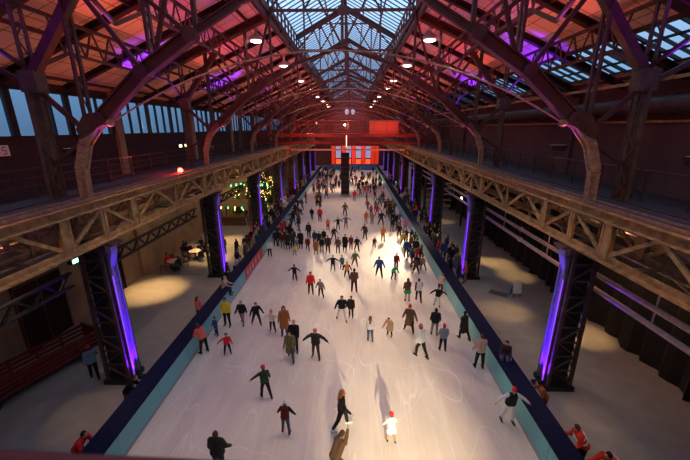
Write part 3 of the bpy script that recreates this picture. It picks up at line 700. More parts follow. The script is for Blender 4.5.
def flood(loc, rz, lab, white=False):
    t = empty('floodlight', loc, rz, lab, 'floodlight')
    b = MB(); b.tube([(0, 0, 0), (0, 0, .35)], .03, 6); b.build('stand', 'dark', t)
    b = MB(); b.add([(-.35, -.14, .35), (.35, -.14, .35), (.35, .14, .35), (-.35, .14, .35), (-.42, -.2, .62), (.42, -.2, .62), (.42, .2, .62), (-.42, .2, .62)], [(3, 2, 1, 0), (4, 5, 6, 7), (0, 1, 5, 4), (1, 2, 6, 5), (2, 3, 7, 6), (3, 0, 4, 7)]); b.build('lamp_head', 'dark', t)
    b = MB(); b.box((-.36, -.15, .62), (.36, .15, .64)); b.build('front_lens', 'lampshade' if not white else 'white', t)
flood((11.3, 10.67, 9.53), .3, 'black floodlight clamped on the right gallery railing nearest the viewer')
flood((11.3, 18.05, 9.53), .1, 'black floodlight clamped on the right gallery railing farther along')
flood((-11.3, 14.6, 9.53), .1, 'small floodlight clamped on the left gallery railing', True)
t = empty('wall_lamp', (13.4, 38, 3.1), 0, 'single small white lamp glowing in the dark right aisle', 'lamp')
b = MB(); b.box((-.1, -.1, 0), (.1, .1, .4)); b.build('housing', 'dark', t); b = MB(); b.box((-.22, -.14, .05), (-.1, .14, .32)); b.build('lens', 'lampwhite', t)
b = MB(); b.box((13.3, 37.9, 0), (13.5, 38.1, 3.1)); tag(b.build('lamp_post', 'dark'), 'dark post under the small white lamp in the right aisle', 'post')
# horizontal service racks at the back of the right aisle
t = empty('storage_rack', (12.6, 46, 0), 0, 'tall rack with pale horizontal bars in the dark right aisle', 'rack')
for x in (-1.8, 1.8): b = MB(); b.box((x - .06, -.4, 0), (x + .06, .4, 4.6)); b.build('upright', 'dark', t)
for z in (.6, 1.4, 2.2, 3.0, 3.7, 4.4): b = MB(); b.box((-1.74, -.4, z), (1.74, .4, z + .09)); b.build('shelf', 'pipe', t)
spot('rack_wash', (10.8, 41.5, 6.5), (13.4, 46, 3), 150, (1, .65, .4), 70, .8, .2)
# board on a stand on the right aisle floor and a dark sheet painting the shadow beside it
t = empty('notice_board', (11.9, 20.7, 0), R(8), 'white board propped on a stand in the right aisle', 'board')
b = MB(); b.add([(-.3, -.02, .25), (.3, -.02, .25), (.3, .12, 1.1), (-.3, .12, 1.1), (-.3, .02, .24), (.3, .02, .24), (.3, .16, 1.09), (-.3, .16, 1.09)], [(0, 1, 2, 3), (7, 6, 5, 4), (0, 4, 5, 1), (1, 5, 6, 2), (2, 6, 7, 3), (3, 7, 4, 0)]); b.build('panel', 'white', t)
for x in (-.24, .24): b = MB(); b.beam((x, .02, .25), (x, -.02, 0), .04, .04, (1, 0, 0)); b.beam((x, .14, 1.0), (x, .4, 0), .04, .04, (1, 0, 0)); b.build('leg', 'dark', t)
b = MB(); b.box((-.6, -.32, 0), (.6, .32, .012)); o = b.build('shadow_patch', 'mat'); o.location = (10.9, 21.2, 0); o.rotation_euler = (0, 0, R(-35)); tag(o, 'dark painted shadow patch on the right aisle floor beside the white board', 'mat')
b = MB(); b.box((-2.3, -1.9, 0), (2.3, 1.9, .012)); o = b.build('floor_mat', mat('grey_carpet_tile', (.22, .19, .17), .9, noise=.2)); o.location = (-13.2, 25.7, 0); tag(o, 'grey rectangular mat under the tables by the left wall', 'mat')
# dark drapes along the right wall
b = MB(); n = 260; vs = []; random.seed(11)
for i in range(n + 1):
    y = 2 + i * .36; x = 15.15 - .18 * math.sin(i * 1.9) - .25 * (i % 9 == 0) - .2 * random.random()
    vs += [(x, y, 0.02), (x + .05, y, 5.6)]
k0 = len(vs); vs += [(x + .05, yy, z) for x, yy, z in vs]; fs = []
for i in range(n): a = 2 * i; fs += [(a, a + 2, a + 3, a + 1), (k0 + a, k0 + a + 1, k0 + a + 3, k0 + a + 2), (a + 1, a + 3, k0 + a + 3, k0 + a + 1)]
b.add(vs, fs); tag(b.build('black_drape', mat('black_cloth', (.02, .015, .014), .95)), 'long black drape hanging along the right aisle wall', 'curtain')

# ================================================================== TABLES AND CHAIRS in the left aisle
def table(loc, lab):
    t = empty('cafe_table', loc, 0, lab, 'table', 'round tables by the left wall')
    b = MB(); b.lathe([(.5, .72), (.52, .735), (.5, .75)], n=24); b.build('tabletop', 'tabletop', t)
    b = MB(); b.lathe([(.035, .04), (.03, .72)], n=10); b.build('leg', 'dark', t); b = MB(); b.lathe([(.28, 0), (.27, .03), (.04, .05)], n=20); b.build('base', 'dark', t)
def chair(loc, rz, m, lab):
    t = empty('cafe_chair', loc, rz, lab, 'chair', 'chairs by the left wall')
    b = MB(); b.box((-.21, -.2, .43), (.21, .22, .47)); b.build('seat', m, t, bevel=.015)
    b = MB(); b.add([(-.2, -.22, .52), (.2, -.22, .52), (.19, -.30, .92), (-.19, -.30, .92), (-.2, -.19, .52), (.2, -.19, .52), (.19, -.27, .92), (-.19, -.27, .92)], [(0, 1, 2, 3), (7, 6, 5, 4), (0, 4, 5, 1), (1, 5, 6, 2), (2, 6, 7, 3), (3, 7, 4, 0)]); b.build('backrest', m, t)
    for x in (-.18, .18):
        for y in (-.17, .19): b = MB(); b.tube([(x, y, .43), (x * 1.12, y * 1.15, 0)], .013, 6); b.build('leg', 'dark', t)
        b = MB(); b.tube([(x, -.19, .44), (x, -.25, .75)], .012, 6); b.build('back_frame', 'dark', t)
TB = [(-13.7, 24.9), (-13.0, 27.2), (-13.9, 28.6), (-11.4, 39.6)]
for k, (x, y) in enumerate(TB):
    table((x, y, .012 if k < 2 else 0), ['pale round table nearest the viewer by the left wall', 'pale round table in the middle of the left wall group', 'pale round table farthest along the left wall group', 'round table alone farther down the left aisle'][k])
    for j in range(4):
        a = R(35 + 90 * j + 13 * k); m = 'redpaint' if (k == 0 and j in (1, 2)) else 'dark'
        chair((x + .82 * math.cos(a), y + .82 * math.sin(a), .012 if k < 2 and abs(y + .82 * math.sin(a) - 25.7) < 1.6 else 0), a + PI / 2, m, '%s chair on the %s side of the %s' % ('red' if m == 'redpaint' else 'black', ['right rear', 'left rear', 'left front', 'right front'][j], ['nearest round table', 'middle round table', 'farthest wall table', 'lone aisle table'][k]))
# old red hand cart along the left aisle
t = empty('wooden_wagon', (-13.6, 12.3, 0), R(-20), 'long dark red wooden wagon parked along the left aisle', 'wagon')
b = MB(); b.box((-.65, -2.6, .45), (.65, 2.6, .6)); b.build('platform', 'redpaint', t)
for x in (-.65, .65):
    b = MB()
    for z in (.7, .92, 1.14): b.box((x - .03, -2.6, z), (x + .03, 2.6, z + .12))
    for i in range(6): b.box((x - .05, -2.6 + i * 1.03, .6), (x + .05, -2.53 + i * 1.03, 1.3))
    b.build('side_rail', 'redpaint', t)
for y in (-2.6, 2.6): b = MB(); b.box((-.7, y - .05, .45), (.7, y + .05, 1.35)); b.build('end_board', 'redpaint', t)
for x in (-.62, .62):
    for y in (-1.8, 1.8): b = MB(); b.tube([(x - .05, y, .3), (x + .05, y, .3)], .3, 16); b.build('wheel', 'dark', t)

# ================================================================== MARKET CORNER with fir trees and stalls (left, far)
def fir(x, y, h, lab):
    t = empty('fir_tree', (x, y, 0), random.random() * 6, lab, 'tree', 'lit fir trees')
    b = MB(); b.lathe([(.09, 0), (.03, h * .9)], n=8); b.build('trunk', 'wood', t)
    b = MB(); nl = 13
    for i in range(nl):
        z = .45 + (h - .6) * i / nl; r = (h * .19) * (1 - i / nl) + .08; m = 11
        for j in range(m):
            a = 2 * PI * j / m + i * .7; ra = r * random.uniform(.8, 1.15)
            c, s_ = math.cos(a), math.sin(a); wv = .16 * ra / .6 + .05
            b.add([(0, 0, z + .42), (ra * c - wv * s_, ra * s_ + wv * c, z - .05), (ra * 1.15 * c, ra * 1.15 * s_, z - .14), (ra * c + wv * s_, ra * s_ - wv * c, z - .05), (ra * .5 * c, ra * .5 * s_, z + .22)], [(0, 1, 4), (1, 2, 4), (2, 3, 4), (3, 0, 4), (0, 3, 2, 1)])
    b.build('foliage', 'fir', t)
    b = MB()
    for i in range(46):
        f = random.random(); z = .5 + (h - .6) * f; r = (h * .19) * (1 - f) + .1; a = random.random() * 2 * PI
        b.lathe([(.01, -.04), (.045, 0), (.01, .04)], (r * math.cos(a), r * math.sin(a), z), 5)
    o = b.build('fairy_lights', 'fairy', t); tag(o, kind='stuff')
random.seed(3)
for i, (x, y, h) in enumerate([(-11.2, 43.6, 3.4), (-12.9, 45.2, 4.0), (-14.3, 42.9, 3.6), (-11.4, 49.4, 4.4), (-13.0, 51.6, 4.6), (-14.2, 48.2, 4.2)]):
    fir(x, y, h, 'fir tree with yellow fairy lights in the left aisle, %s' % ['front row near the columns', 'front row middle', 'front row by the wall', 'back row near the columns', 'back row middle', 'back row by the wall'][i])
for i, (x, y) in enumerate([(-13.2, 38.6), (-13.2, 55.5)]):
    t = empty('market_stall', (x, y, 0), 0, '%s wooden market stall with warm lights in the left aisle' % ('nearer', 'farther')[i], 'stall', 'market stalls')
    for a in (-1, 1):
        for c in (-.8, .8): b = MB(); b.box((a * 1.4 - .05, c - .05, 0), (a * 1.4 + .05, c + .05, 2.4)); b.build('post', 'wood', t)
    b = MB(); b.box((-1.45, -.95, 0), (1.45, -.85, 1.0)); b.box((-1.5, -1.05, 1.0), (1.5, -.6, 1.06)); b.build('counter', 'wood', t)
    b = MB(); b.add([(-1.7, -1.2, 2.35), (1.7, -1.2, 2.35), (1.7, 1.1, 2.35), (-1.7, 1.1, 2.35), (-1.7, 0, 3.0), (1.7, 0, 3.0)], [(0, 1, 5, 4), (2, 3, 4, 5), (0, 4, 3), (1, 2, 5), (3, 2, 1, 0)]); b.build('roof', 'canvas', t)
    for j in range(4): b = MB(); b.lathe([(.03, -.12), (.09, 0), (.03, .12)], (-1.2 + .8 * j, -1.15, 2.2), 8); b.build('lantern', 'fairygreen' if (j + i) % 2 else 'fairy', t)
b = MB()
for i in range(9):
    b.lathe([(.03, -.14), (.1, 0), (.03, .14)], (-14.5 + .55 * i, 41.6 + .3 * (i % 3), 4.3 - .2 * abs(i - 4) * .3), 8)
o = b.build('lantern_chain', 'fairygreen'); tag(o, 'chain of green lanterns strung across the left aisle before the fir trees', 'lanterns')
b = MB(); b.tube([(-15.6, 41.8, 4.5), (-12.3, 41.8, 4.42), (-10.2, 41.8, 4.5)], .02, 6); o2 = b.build('cord', 'dark', o)
for (x, y, p) in ((-12.6, 42, 150), (-13, 47.5, 150), (-12.6, 53, 120)):
    l = bpy.data.lights.new('market_light', 'POINT'); l.energy = p; l.color = (1, .62, .2); l.shadow_soft_size = .3; oo = bpy.data.objects.new('market_light', l); C.objects.link(oo); oo.location = (x, y, 4.6)

# ================================================================== PEOPLE
COL = dict(brownblack=(.045, .03, .025), darkgreen=(.035, .06, .035), maroon=(.16, .02, .02), black=(.014, .013, .015), tan=(.42, .27, .15), white=(.82, .8, .78),
           charcoal=(.05, .045, .045), olive=(.20, .18, .07), rust=(.42, .15, .04), cream=(.75, .66, .52), yellow=(.85, .62, .04), red=(.80, .03, .03), coral=(.75, .14, .10),
           blue=(.04, .10, .26), brown=(.14, .07, .04), greyblue=(.20, .25, .32), beige=(.60, .43, .33), grey=(.22, .21, .22), teal=(.04, .20, .19), orange=(.80, .25, .07),
           green=(.03, .42, .16), mustard=(.50, .33, .04), pink=(.75, .15, .28), jeans=(.07, .10, .18), darkblue=(.02, .03, .08), skin=(.62, .36, .25),
           blond=(.45, .28, .10), ginger=(.36, .12, .03), dark=(.025, .016, .012), hbrown=(.10, .05, .025), hgrey=(.35, .33, .32), boot=(.02, .02, .02), bootwhite=(.8, .78, .75), bootred=(.5, .03, .03), blade=(.6, .62, .65), hivis=(.95, .07, .02))
CM = {}
def cm(k):
    if k not in CM: CM[k] = mat('cloth_' + k if k not in ('skin', 'blade') else k, COL[k], .45 if k in ('blade', 'skin') else .85, 1 if k == 'blade' else 0, spec=.3)
    return CM[k]
CM['eye'] = mat('eye_dark', (.02, .015, .012), .2); CM['lip'] = mat('lip', (.45, .13, .10), .5)
class Prim:
    def __init__(s): s.v = []; s.f = []
    def cap(s, p, q, r1, r2, n=12, sc=None):
        p = Vector(p); q = Vector(q); d = q - p; L = d.length
        if L < 1e-6: d = Vector((0, 0, 1))
        d = d.normalized(); a = d.orthogonal().normalized(); b_ = d.cross(a); k0 = len(s.v); rings = []
        for i in range(5): t = -PI / 2 + PI / 2 * i / 4; rings.append((p + d * (r1 * math.sin(t)), max(r1 * math.cos(t), r1 * .02)))
        for i in range(5): t = PI / 2 * i / 4; rings.append((q + d * (r2 * math.sin(t)), max(r2 * math.cos(t), r2 * .02)))
        for c, r in rings:
            for j in range(n): s.v.append(tuple(c + (a * math.cos(2 * PI * j / n) + b_ * math.sin(2 * PI * j / n)) * r))
        m = len(rings)
        for i in range(m - 1):
            for j in range(n): s.f.append((k0 + i * n + j, k0 + i * n + (j + 1) % n, k0 + (i + 1) * n + (j + 1) % n, k0 + (i + 1) * n + j))
        s.f.append(tuple(k0 + j for j in range(n - 1, -1, -1))); s.f.append(tuple(k0 + (m - 1) * n + j for j in range(n)))
    def ell(s, c, r, mtx=None, n=14):
        k0 = len(s.v); m = 9; c = Vector(c)
        for i in range(m):
            t = -PI / 2 + PI * i / (m - 1); ct = max(math.cos(t), .03)
            for j in range(n):
                v = Vector((r[0] * ct * math.cos(2 * PI * j / n), r[1] * ct * math.sin(2 * PI * j / n), r[2] * math.sin(t)))
                s.v.append(tuple(c + (mtx @ v if mtx else v)))
        for i in range(m - 1):
            for j in range(n): s.f.append((k0 + i * n + j, k0 + i * n + (j + 1) % n, k0 + (i + 1) * n + (j + 1) % n, k0 + (i + 1) * n + j))
        s.f.append(tuple(k0 + j for j in range(n - 1, -1, -1))); s.f.append(tuple(k0 + (m - 1) * n + j for j in range(n)))
    def fuse(s, name, voxel, mats):
        me = bpy.data.meshes.new(name); me.from_pydata(s.v, [], s.f); me.update()
        o = bpy.data.objects.new('tmp', me); C.objects.link(o)
        r = o.modifiers.new('r', 'REMESH'); r.mode = 'VOXEL'; r.voxel_size = voxel
        q = o.modifiers.new('s', 'SMOOTH'); q.factor = .5; q.iterations = 2
        ph = bpy.data.meshes.new(name)
        for m in mats: ph.materials.append(m)
        JOBS.append((o, me, ph, mats, name)); return ph
JOBS = []; FACE = {}; REAL = {}
def finish():
    bpy.context.view_layer.update()
    dg = bpy.context.evaluated_depsgraph_get(); res = []
    for o, me, ph, mats, name in JOBS: res.append(bpy.data.meshes.new_from_object(o.evaluated_get(dg)))
    for (o, me, ph, mats, name), m2 in zip(JOBS, res):
        bpy.data.objects.remove(o); bpy.data.meshes.remove(me)
        m2.materials.clear()
        for m in mats: m2.materials.append(m)
        m2.polygons.foreach_set('use_smooth', [True] * len(m2.polygons))
        if ph.name in FACE:
            eyes, mo, hs = FACE[ph.name]
            for p in m2.polygons:
                c = p.center
                if (c - mo).length > .2: continue
                if (c - eyes[0]).length < .0135 * hs or (c - eyes[1]).length < .0135 * hs: p.material_index = 1
                elif abs((c - mo).z) < .008 and (c - mo).length < .026: p.material_index = 2
        key = id(ph); ph.user_remap(m2); bpy.data.meshes.remove(ph); m2.name = name; REAL[key] = m2.name
# legs: (forward, outward, knee); arms: (forward, outward, elbow)   left first
POSE = dict(
    stand=(3, [(4, 4, 3), (-3, 4, 2)], [(6, 11, 22), (10, 11, 28)]),
    glide=(13, [(16, 10, 22), (-14, 13, 6)], [(14, 30, 20), (-10, 26, 20)]),
    stroll=(8, [(24, 3, 20), (-18, 4, 12)], [(-16, 12, 18), (24, 12, 30)]),
    armsout=(8, [(8, 8, 12), (-4, 9, 8)], [(10, 62, 8), (8, 58, 10)]),
    reach=(14, [(20, 6, 18), (-12, 9, 10)], [(20, 58, 6), (4, 14, 20)]),
    point=(10, [(6, 8, 14), (-6, 8, 10)], [(10, 20, 30), (30, 66, 4)]),
    hands_low=(10, [(12, 7, 16), (-2, 7, 8)], [(14, 26, 12), (14, 26, 12)]),
    raised=(4, [(4, 6, 3), (-3, 6, 2)], [(10, 14, 20), (150, 14, 10)]),
    **{'raise': (46, [(55, 8, 80), (30, 8, 70)], [(40, 10, 30), (165, 6, 8)])},
    bend=(42, [(26, 6, 36), (8, 6, 30)], [(38, 12, 25), (44, 12, 20)]),
    lean=(34, [(6, 5, 6), (-2, 5, 4)], [(8, 14, 62), (14, 12, 66)]),
    sit=(10, [(82, 6, 84), (80, 6, 76)], [(30, 10, 45), (34, 10, 40)]),
    child_crouch=(30, [(50, 8, 70), (40, 8, 70)], [(50, 12, 30), (40, 12, 40)]))
def dirv(side, f, o): f, o = R(f), R(o); return Vector((side * math.sin(o), math.cos(o) * math.sin(f), -math.cos(o) * math.cos(f)))
CACHE = {}
def figure(pose, style, head, lod, jit, kid):
    """meshes of one figure of height 1.70 in the given pose, facing +Y"""
    key = (pose, style, head, lod, jit, kid)
    if key in CACHE: return CACHE[key]
    rnd = random.Random(str(key)); J = lambda a: rnd.uniform(-a, a)
    lean, legs, arms = POSE[pose]; lean = R(lean + J(4))
    hipc = Vector((0, 0, .93)); up = Vector((0, math.sin(lean), math.cos(lean)))
    chest = hipc + up * .40; neck = hipc + up * .53; hd_up = (up + Vector((0, 0, .8))).normalized()
    hs = 1.18 if kid else 1.0
    hc = neck + hd_up * (.15 * hs) + Vector((0, .02, 0))
    yaw_ = J(25) if pose != 'lean' else J(10)
    HM = Matrix.Rotation(R(yaw_), 3, 'Z') @ Matrix.Rotation(-math.atan2(hd_up.y, hd_up.z) * .5 + R(J(6)), 3, 'X')
    seg = {}
    fine = lod == 0; voxel = (.0085, .018, .032)[lod]; vb = (.016, .020, .034)[lod]
    B = Prim()   # body
    B.cap(hipc + Vector((-.06, 0, 0)), hipc + Vector((.06, 0, 0)), .085, .085)
    B.cap(hipc, chest, .085, .085); B.cap(chest + Vector((-.09, 0, 0)), chest + Vector((.09, 0, 0)), .07, .07)
    B.cap(chest + up * .05, hc, .06, .052)
    B.ell(hc, (.076 * hs, .094 * hs, .112 * hs), HM); B.ell(hc + HM @ Vector((0, .03, -.055)) * hs, (.052 * hs, .058 * hs, .062 * hs), HM)
    if lod < 2:
        B.cap(hc + HM @ Vector((0, .088, .012)) * hs, hc + HM @ Vector((0, .108, -.022)) * hs, .009, .016)
        for q in (-1, 1): B.ell(hc + HM @ Vector((q * .076, -.005, -.01)) * hs, (.012, .022, .032), HM)
    J_ = {}; side = (-1, 1); feet = []; Kn = []
    for k, sd in enumerate(side):
        f, o_, kn = legs[k]; f += J(4); o_ += J(2)
        h = hipc + Vector((sd * .09, 0, -.02)); d = dirv(sd, f, o_); knee = h + d * .41; d2 = dirv(sd, f - kn, o_ * .8); an = knee + d2 * .40
        B.cap(h, knee, .075, .052); B.cap(knee, an, .050, .036); Kn.append((h, knee, an))
        ft = Vector((sd * .12, 1, 0)).normalized(); ft = (ft + Vector((0, 0, .0))).normalized(); feet.append((an, ft))
        B.cap(an + Vector((0, -.03, -.045)), an + ft * .15 + Vector((0, 0, -.05)), .035, .03)
    hands = []
    for k, sd in enumerate(side):
        f, o_, el = arms[k]; f += J(6); o_ += J(5)
        sh = chest + up * .06 + Vector((sd * .175, 0, 0)); d = dirv(sd, f, o_); elb = sh + d * .28; d2 = dirv(sd, f + el, o_ * .8); wr = elb + d2 * .245
        B.cap(chest + up * .03, sh, .055, .055); B.cap(sh, elb, .052, .042); B.cap(elb, wr, .040, .027); hands.append((sh, elb, wr, d2))
        a = d2.orthogonal().normalized(); inn = Vector((-sd, 0, 0)); inn = (inn - d2 * inn.dot(d2)).normalized(); fw = d2.cross(inn).normalized()
        if fw.y < 0: fw = -fw
        pc = wr + d2 * .07
        if fine:
            for q in (-.022, 0, .022): B.cap(wr + d2 * .02 + fw * q * .6, wr + d2 * .085 + fw * q, .016, .015, 8)
            for q, ln in ((-.031, .055), (-.011, .068), (.011, .074), (.031, .066)):
                p0 = wr + d2 * .082 + fw * q; p1 = p0 + (d2 + inn * .25).normalized() * ln * .55; p2 = p1 + (d2 * .7 + inn * .7).normalized() * ln * .55
                B.cap(p0, p1, .0105, .0095, 8); B.cap(p1, p2, .0095, .008, 8)
            p0 = wr + d2 * .03 + fw * .02; p1 = p0 + (d2 * .6 + fw * .8).normalized() * .045; p2 = p1 + (d2 * .9 + fw * .3 + inn * .3).normalized() * .03
            B.cap(p0, p1, .014, .011, 8); B.cap(p1, p2, .011, .009, 8)
        else: B.ell(pc, (.026, .03, .055)); B.cap(wr, pc + d2 * .06, .024, .018, 8); B.cap(wr + d2 * .03, wr + d2 * .07 + fw * .04, .014, .011, 8)
    zmin = min(an.z for an, _ in feet) - .08 - .045
    if pose == 'sit': zmin = hipc.z - .12
    off = Vector((0, 0, -zmin))
    def done(P, nm, vx, mats):
        P.v = [(x, y, z + off.z) for x, y, z in P.v]; return P.fuse(nm, vx, mats)
    out = {}
    me = done(B, 'person', voxel, [cm('skin'), CM['eye'], CM['lip']])
    if lod < 2:
        eyes = [hc + off + HM @ Vector((q * .031, .086, .012)) * hs for q in (-1, 1)]; mo = hc + off + HM @ Vector((0, .094, -.062)) * hs
        FACE[me.name] = (eyes, mo, hs)
    out['body'] = me
    # trousers
    T = Prim(); T.cap(hipc + Vector((-.07, 0, 0)), hipc + Vector((.07, 0, 0)), .125, .125)
    for h, knee, an in Kn: T.cap(h, knee, .105, .075); T.cap(knee, an + (an - knee).normalized() * -.05, .075, .058)
    out['bottom'] = done(T, 'trousers', vb, [cm('black')])
    # jacket
    fat = 1.16 if style in ('coat',) else 1.0
    K = Prim(); K.cap(hipc + up * .02 + Vector((-.075, 0, 0)), hipc + up * .02 + Vector((.075, 0, 0)), .138 * fat, .138 * fat)
    for q in (-.07, .07): K.cap(hipc + up * .05 + Vector((q, 0, 0)), chest + Vector((q * 1.25, 0, 0)), .125 * fat, .122 * fat)
    K.cap(chest + up * .05 + Vector((-.11, 0, 0)), chest + up * .05 + Vector((.11, 0, 0)), .09 * fat, .09 * fat)
    K.cap(chest + up * .08, neck + up * .03, .085, .07)
    if style in ('longcoat', 'skirtcoat'):
        kk = (Kn[0][1] + Kn[1][1]) / 2; end = hipc + (kk - hipc) * (.95 if style == 'longcoat' else .5)
        for q in (-1, 1): K.cap(hipc + Vector((q * .07, 0, 0)), end + Vector((q * .09, 0, .03)), .14, .16 if style == 'longcoat' else .20)
    SL = Prim() if style == 'vest' else K
    for sh, elb, wr, d2 in hands: SL.cap(sh, elb, .078 * fat, .064 * fat); SL.cap(elb, wr - d2 * .01, .062 * fat, .046 * fat)
    out['top'] = done(K, 'jacket', vb, [cm('black')])
    if style == 'vest': out['sleeves'] = done(SL, 'sleeves', vb, [cm('black')])
    if style == 'skirt':
        Q = Prim(); kk = (Kn[0][1] + Kn[1][1]) / 2
        for q in (-1, 0, 1): Q.cap(hipc + Vector((q * .07, 0, -.02)), hipc + (kk - hipc) * .62 + Vector((q * .12, 0, .05)), .13, .15)
        out['skirt'] = done(Q, 'skirt', vb, [cm('green')])
    H = Prim(); hv = (.009, .018, .03)[lod]
    kind = head.split('_')[0]
    if kind in ('hair', 'hairlong'):
        H.ell(hc + HM @ Vector((0, -.022, .022)) * hs, (.089 * hs, .098 * hs, .108 * hs), HM)
        H.ell(hc + HM @ Vector((0, -.045, -.04)) * hs, (.08 * hs, .062 * hs, .07 * hs), HM)
        if kind == 'hairlong':
            H.cap(hc + HM @ Vector((0, -.06, 0)), hc + HM @ Vector((0, -.12, -.33)), .085, .06)
            for q in (-1, 1): H.cap(hc + HM @ Vector((q * .07, -.02, 0)), hc + HM @ Vector((q * .085, -.05, -.22)), .035, .03)
        out['hair'] = done(H, 'hair', hv, [cm('dark')])
    else:
        H.ell(hc + HM @ Vector((0, -.03, -.02)) * hs, (.084 * hs, .085 * hs, .09 * hs), HM); out['hair'] = done(H, 'hair', hv, [cm('dark')])
        Q = Prim(); g = 1.12 if kind == 'helmet' else 1.0
        Q.ell(hc + HM @ Vector((0, -.012, .062)) * hs, (.096 * hs * g, .106 * hs * g, .085 * hs * g), HM)
        if kind == 'hat': Q.ell(hc + HM @ Vector((0, -.02, .165)) * hs, (.036, .036, .036)); 
        out['hat'] = done(Q, 'hat', hv, [cm('red')])
    # footwear
    for k, (an, ft) in enumerate(feet):
        Q = Prim(); Q.cap(an + Vector((0, -.045, -.04)), an + ft * .155 + Vector((0, 0, -.045)), .046, .040); Q.cap(an + Vector((0, -.01, -.03)), an + (Kn[k][1] - an).normalized() * .13, .05, .058)
        out['boot%d' % k] = done(Q, 'boot', vb, [cm('boot')])
        b = MB(); p = an + off; side_v = ft.cross(Vector((0, 0, 1)))
        b.beam(p + ft * -.09 + Vector((0, 0, -.108)), p + ft * .20 + Vector((0, 0, -.108)), .008, .03); 
        for q in (-.03, .11): b.beam(p + ft * q + Vector((0, 0, -.10)), p + ft * q + Vector((0, 0, -.07)), .02, .05, (0, 1, 0))
        out['blade%d' % k] = b.mesh('blade', [cm('blade')])
    CACHE[key] = out; return out
def put(name, me, par, m=None):
    o = bpy.data.objects.new(name, me); C.objects.link(o)
    if par: o.parent = par
    if m is not None:
        o.material_slots[0].link = 'OBJECT'; o.material_slots[0].material = cm(m) if isinstance(m, str) else m
    return o
HC = dict(dark='dark', brown='hbrown', blond='blond', ginger='ginger', grey='hgrey')
def person(x, y, z, H, face, pose, style, top, bottom, head, label, lod, group=None, skates=True, jit=0, boot='boot', sleeves='white'):
    kid = H < 1.42
    F = figure(pose, style, head if not head.startswith(('hat', 'helmet')) else head.split('_')[0] + '_x', lod, jit, kid)
    r = put('person', F['body'], None, 'skin'); r.location = (x, y, z); r.rotation_euler = (0, 0, R(face)); k = H / (1.76 if not kid else 1.79); r.scale = (k, k, k)
    tag(r, label, 'person', group)
    put('jacket' if style != 'vest' else 'vest', F['top'], r, top)
    if 'sleeves' in F: put('sleeves', F['sleeves'], r, sleeves)
    put('trousers' if style != 'skirt' else 'leggings', F['bottom'], r, bottom if style != 'skirt' else 'beige')
    if 'skirt' in F: put('skirt', F['skirt'], r, bottom)
    kind, c = head.split('_')
    put('hair', F['hair'], r, HC.get(c, 'hbrown'))
    if 'hat' in F: put('helmet' if kind == 'helmet' else 'hat', F['hat'], r, c)
    for q in (0, 1):
        s_ = put('skate' if skates else 'boot', F['boot%d' % q], r, boot)
        if skates: put('blade', F['blade%d' % q], s_)
    return r
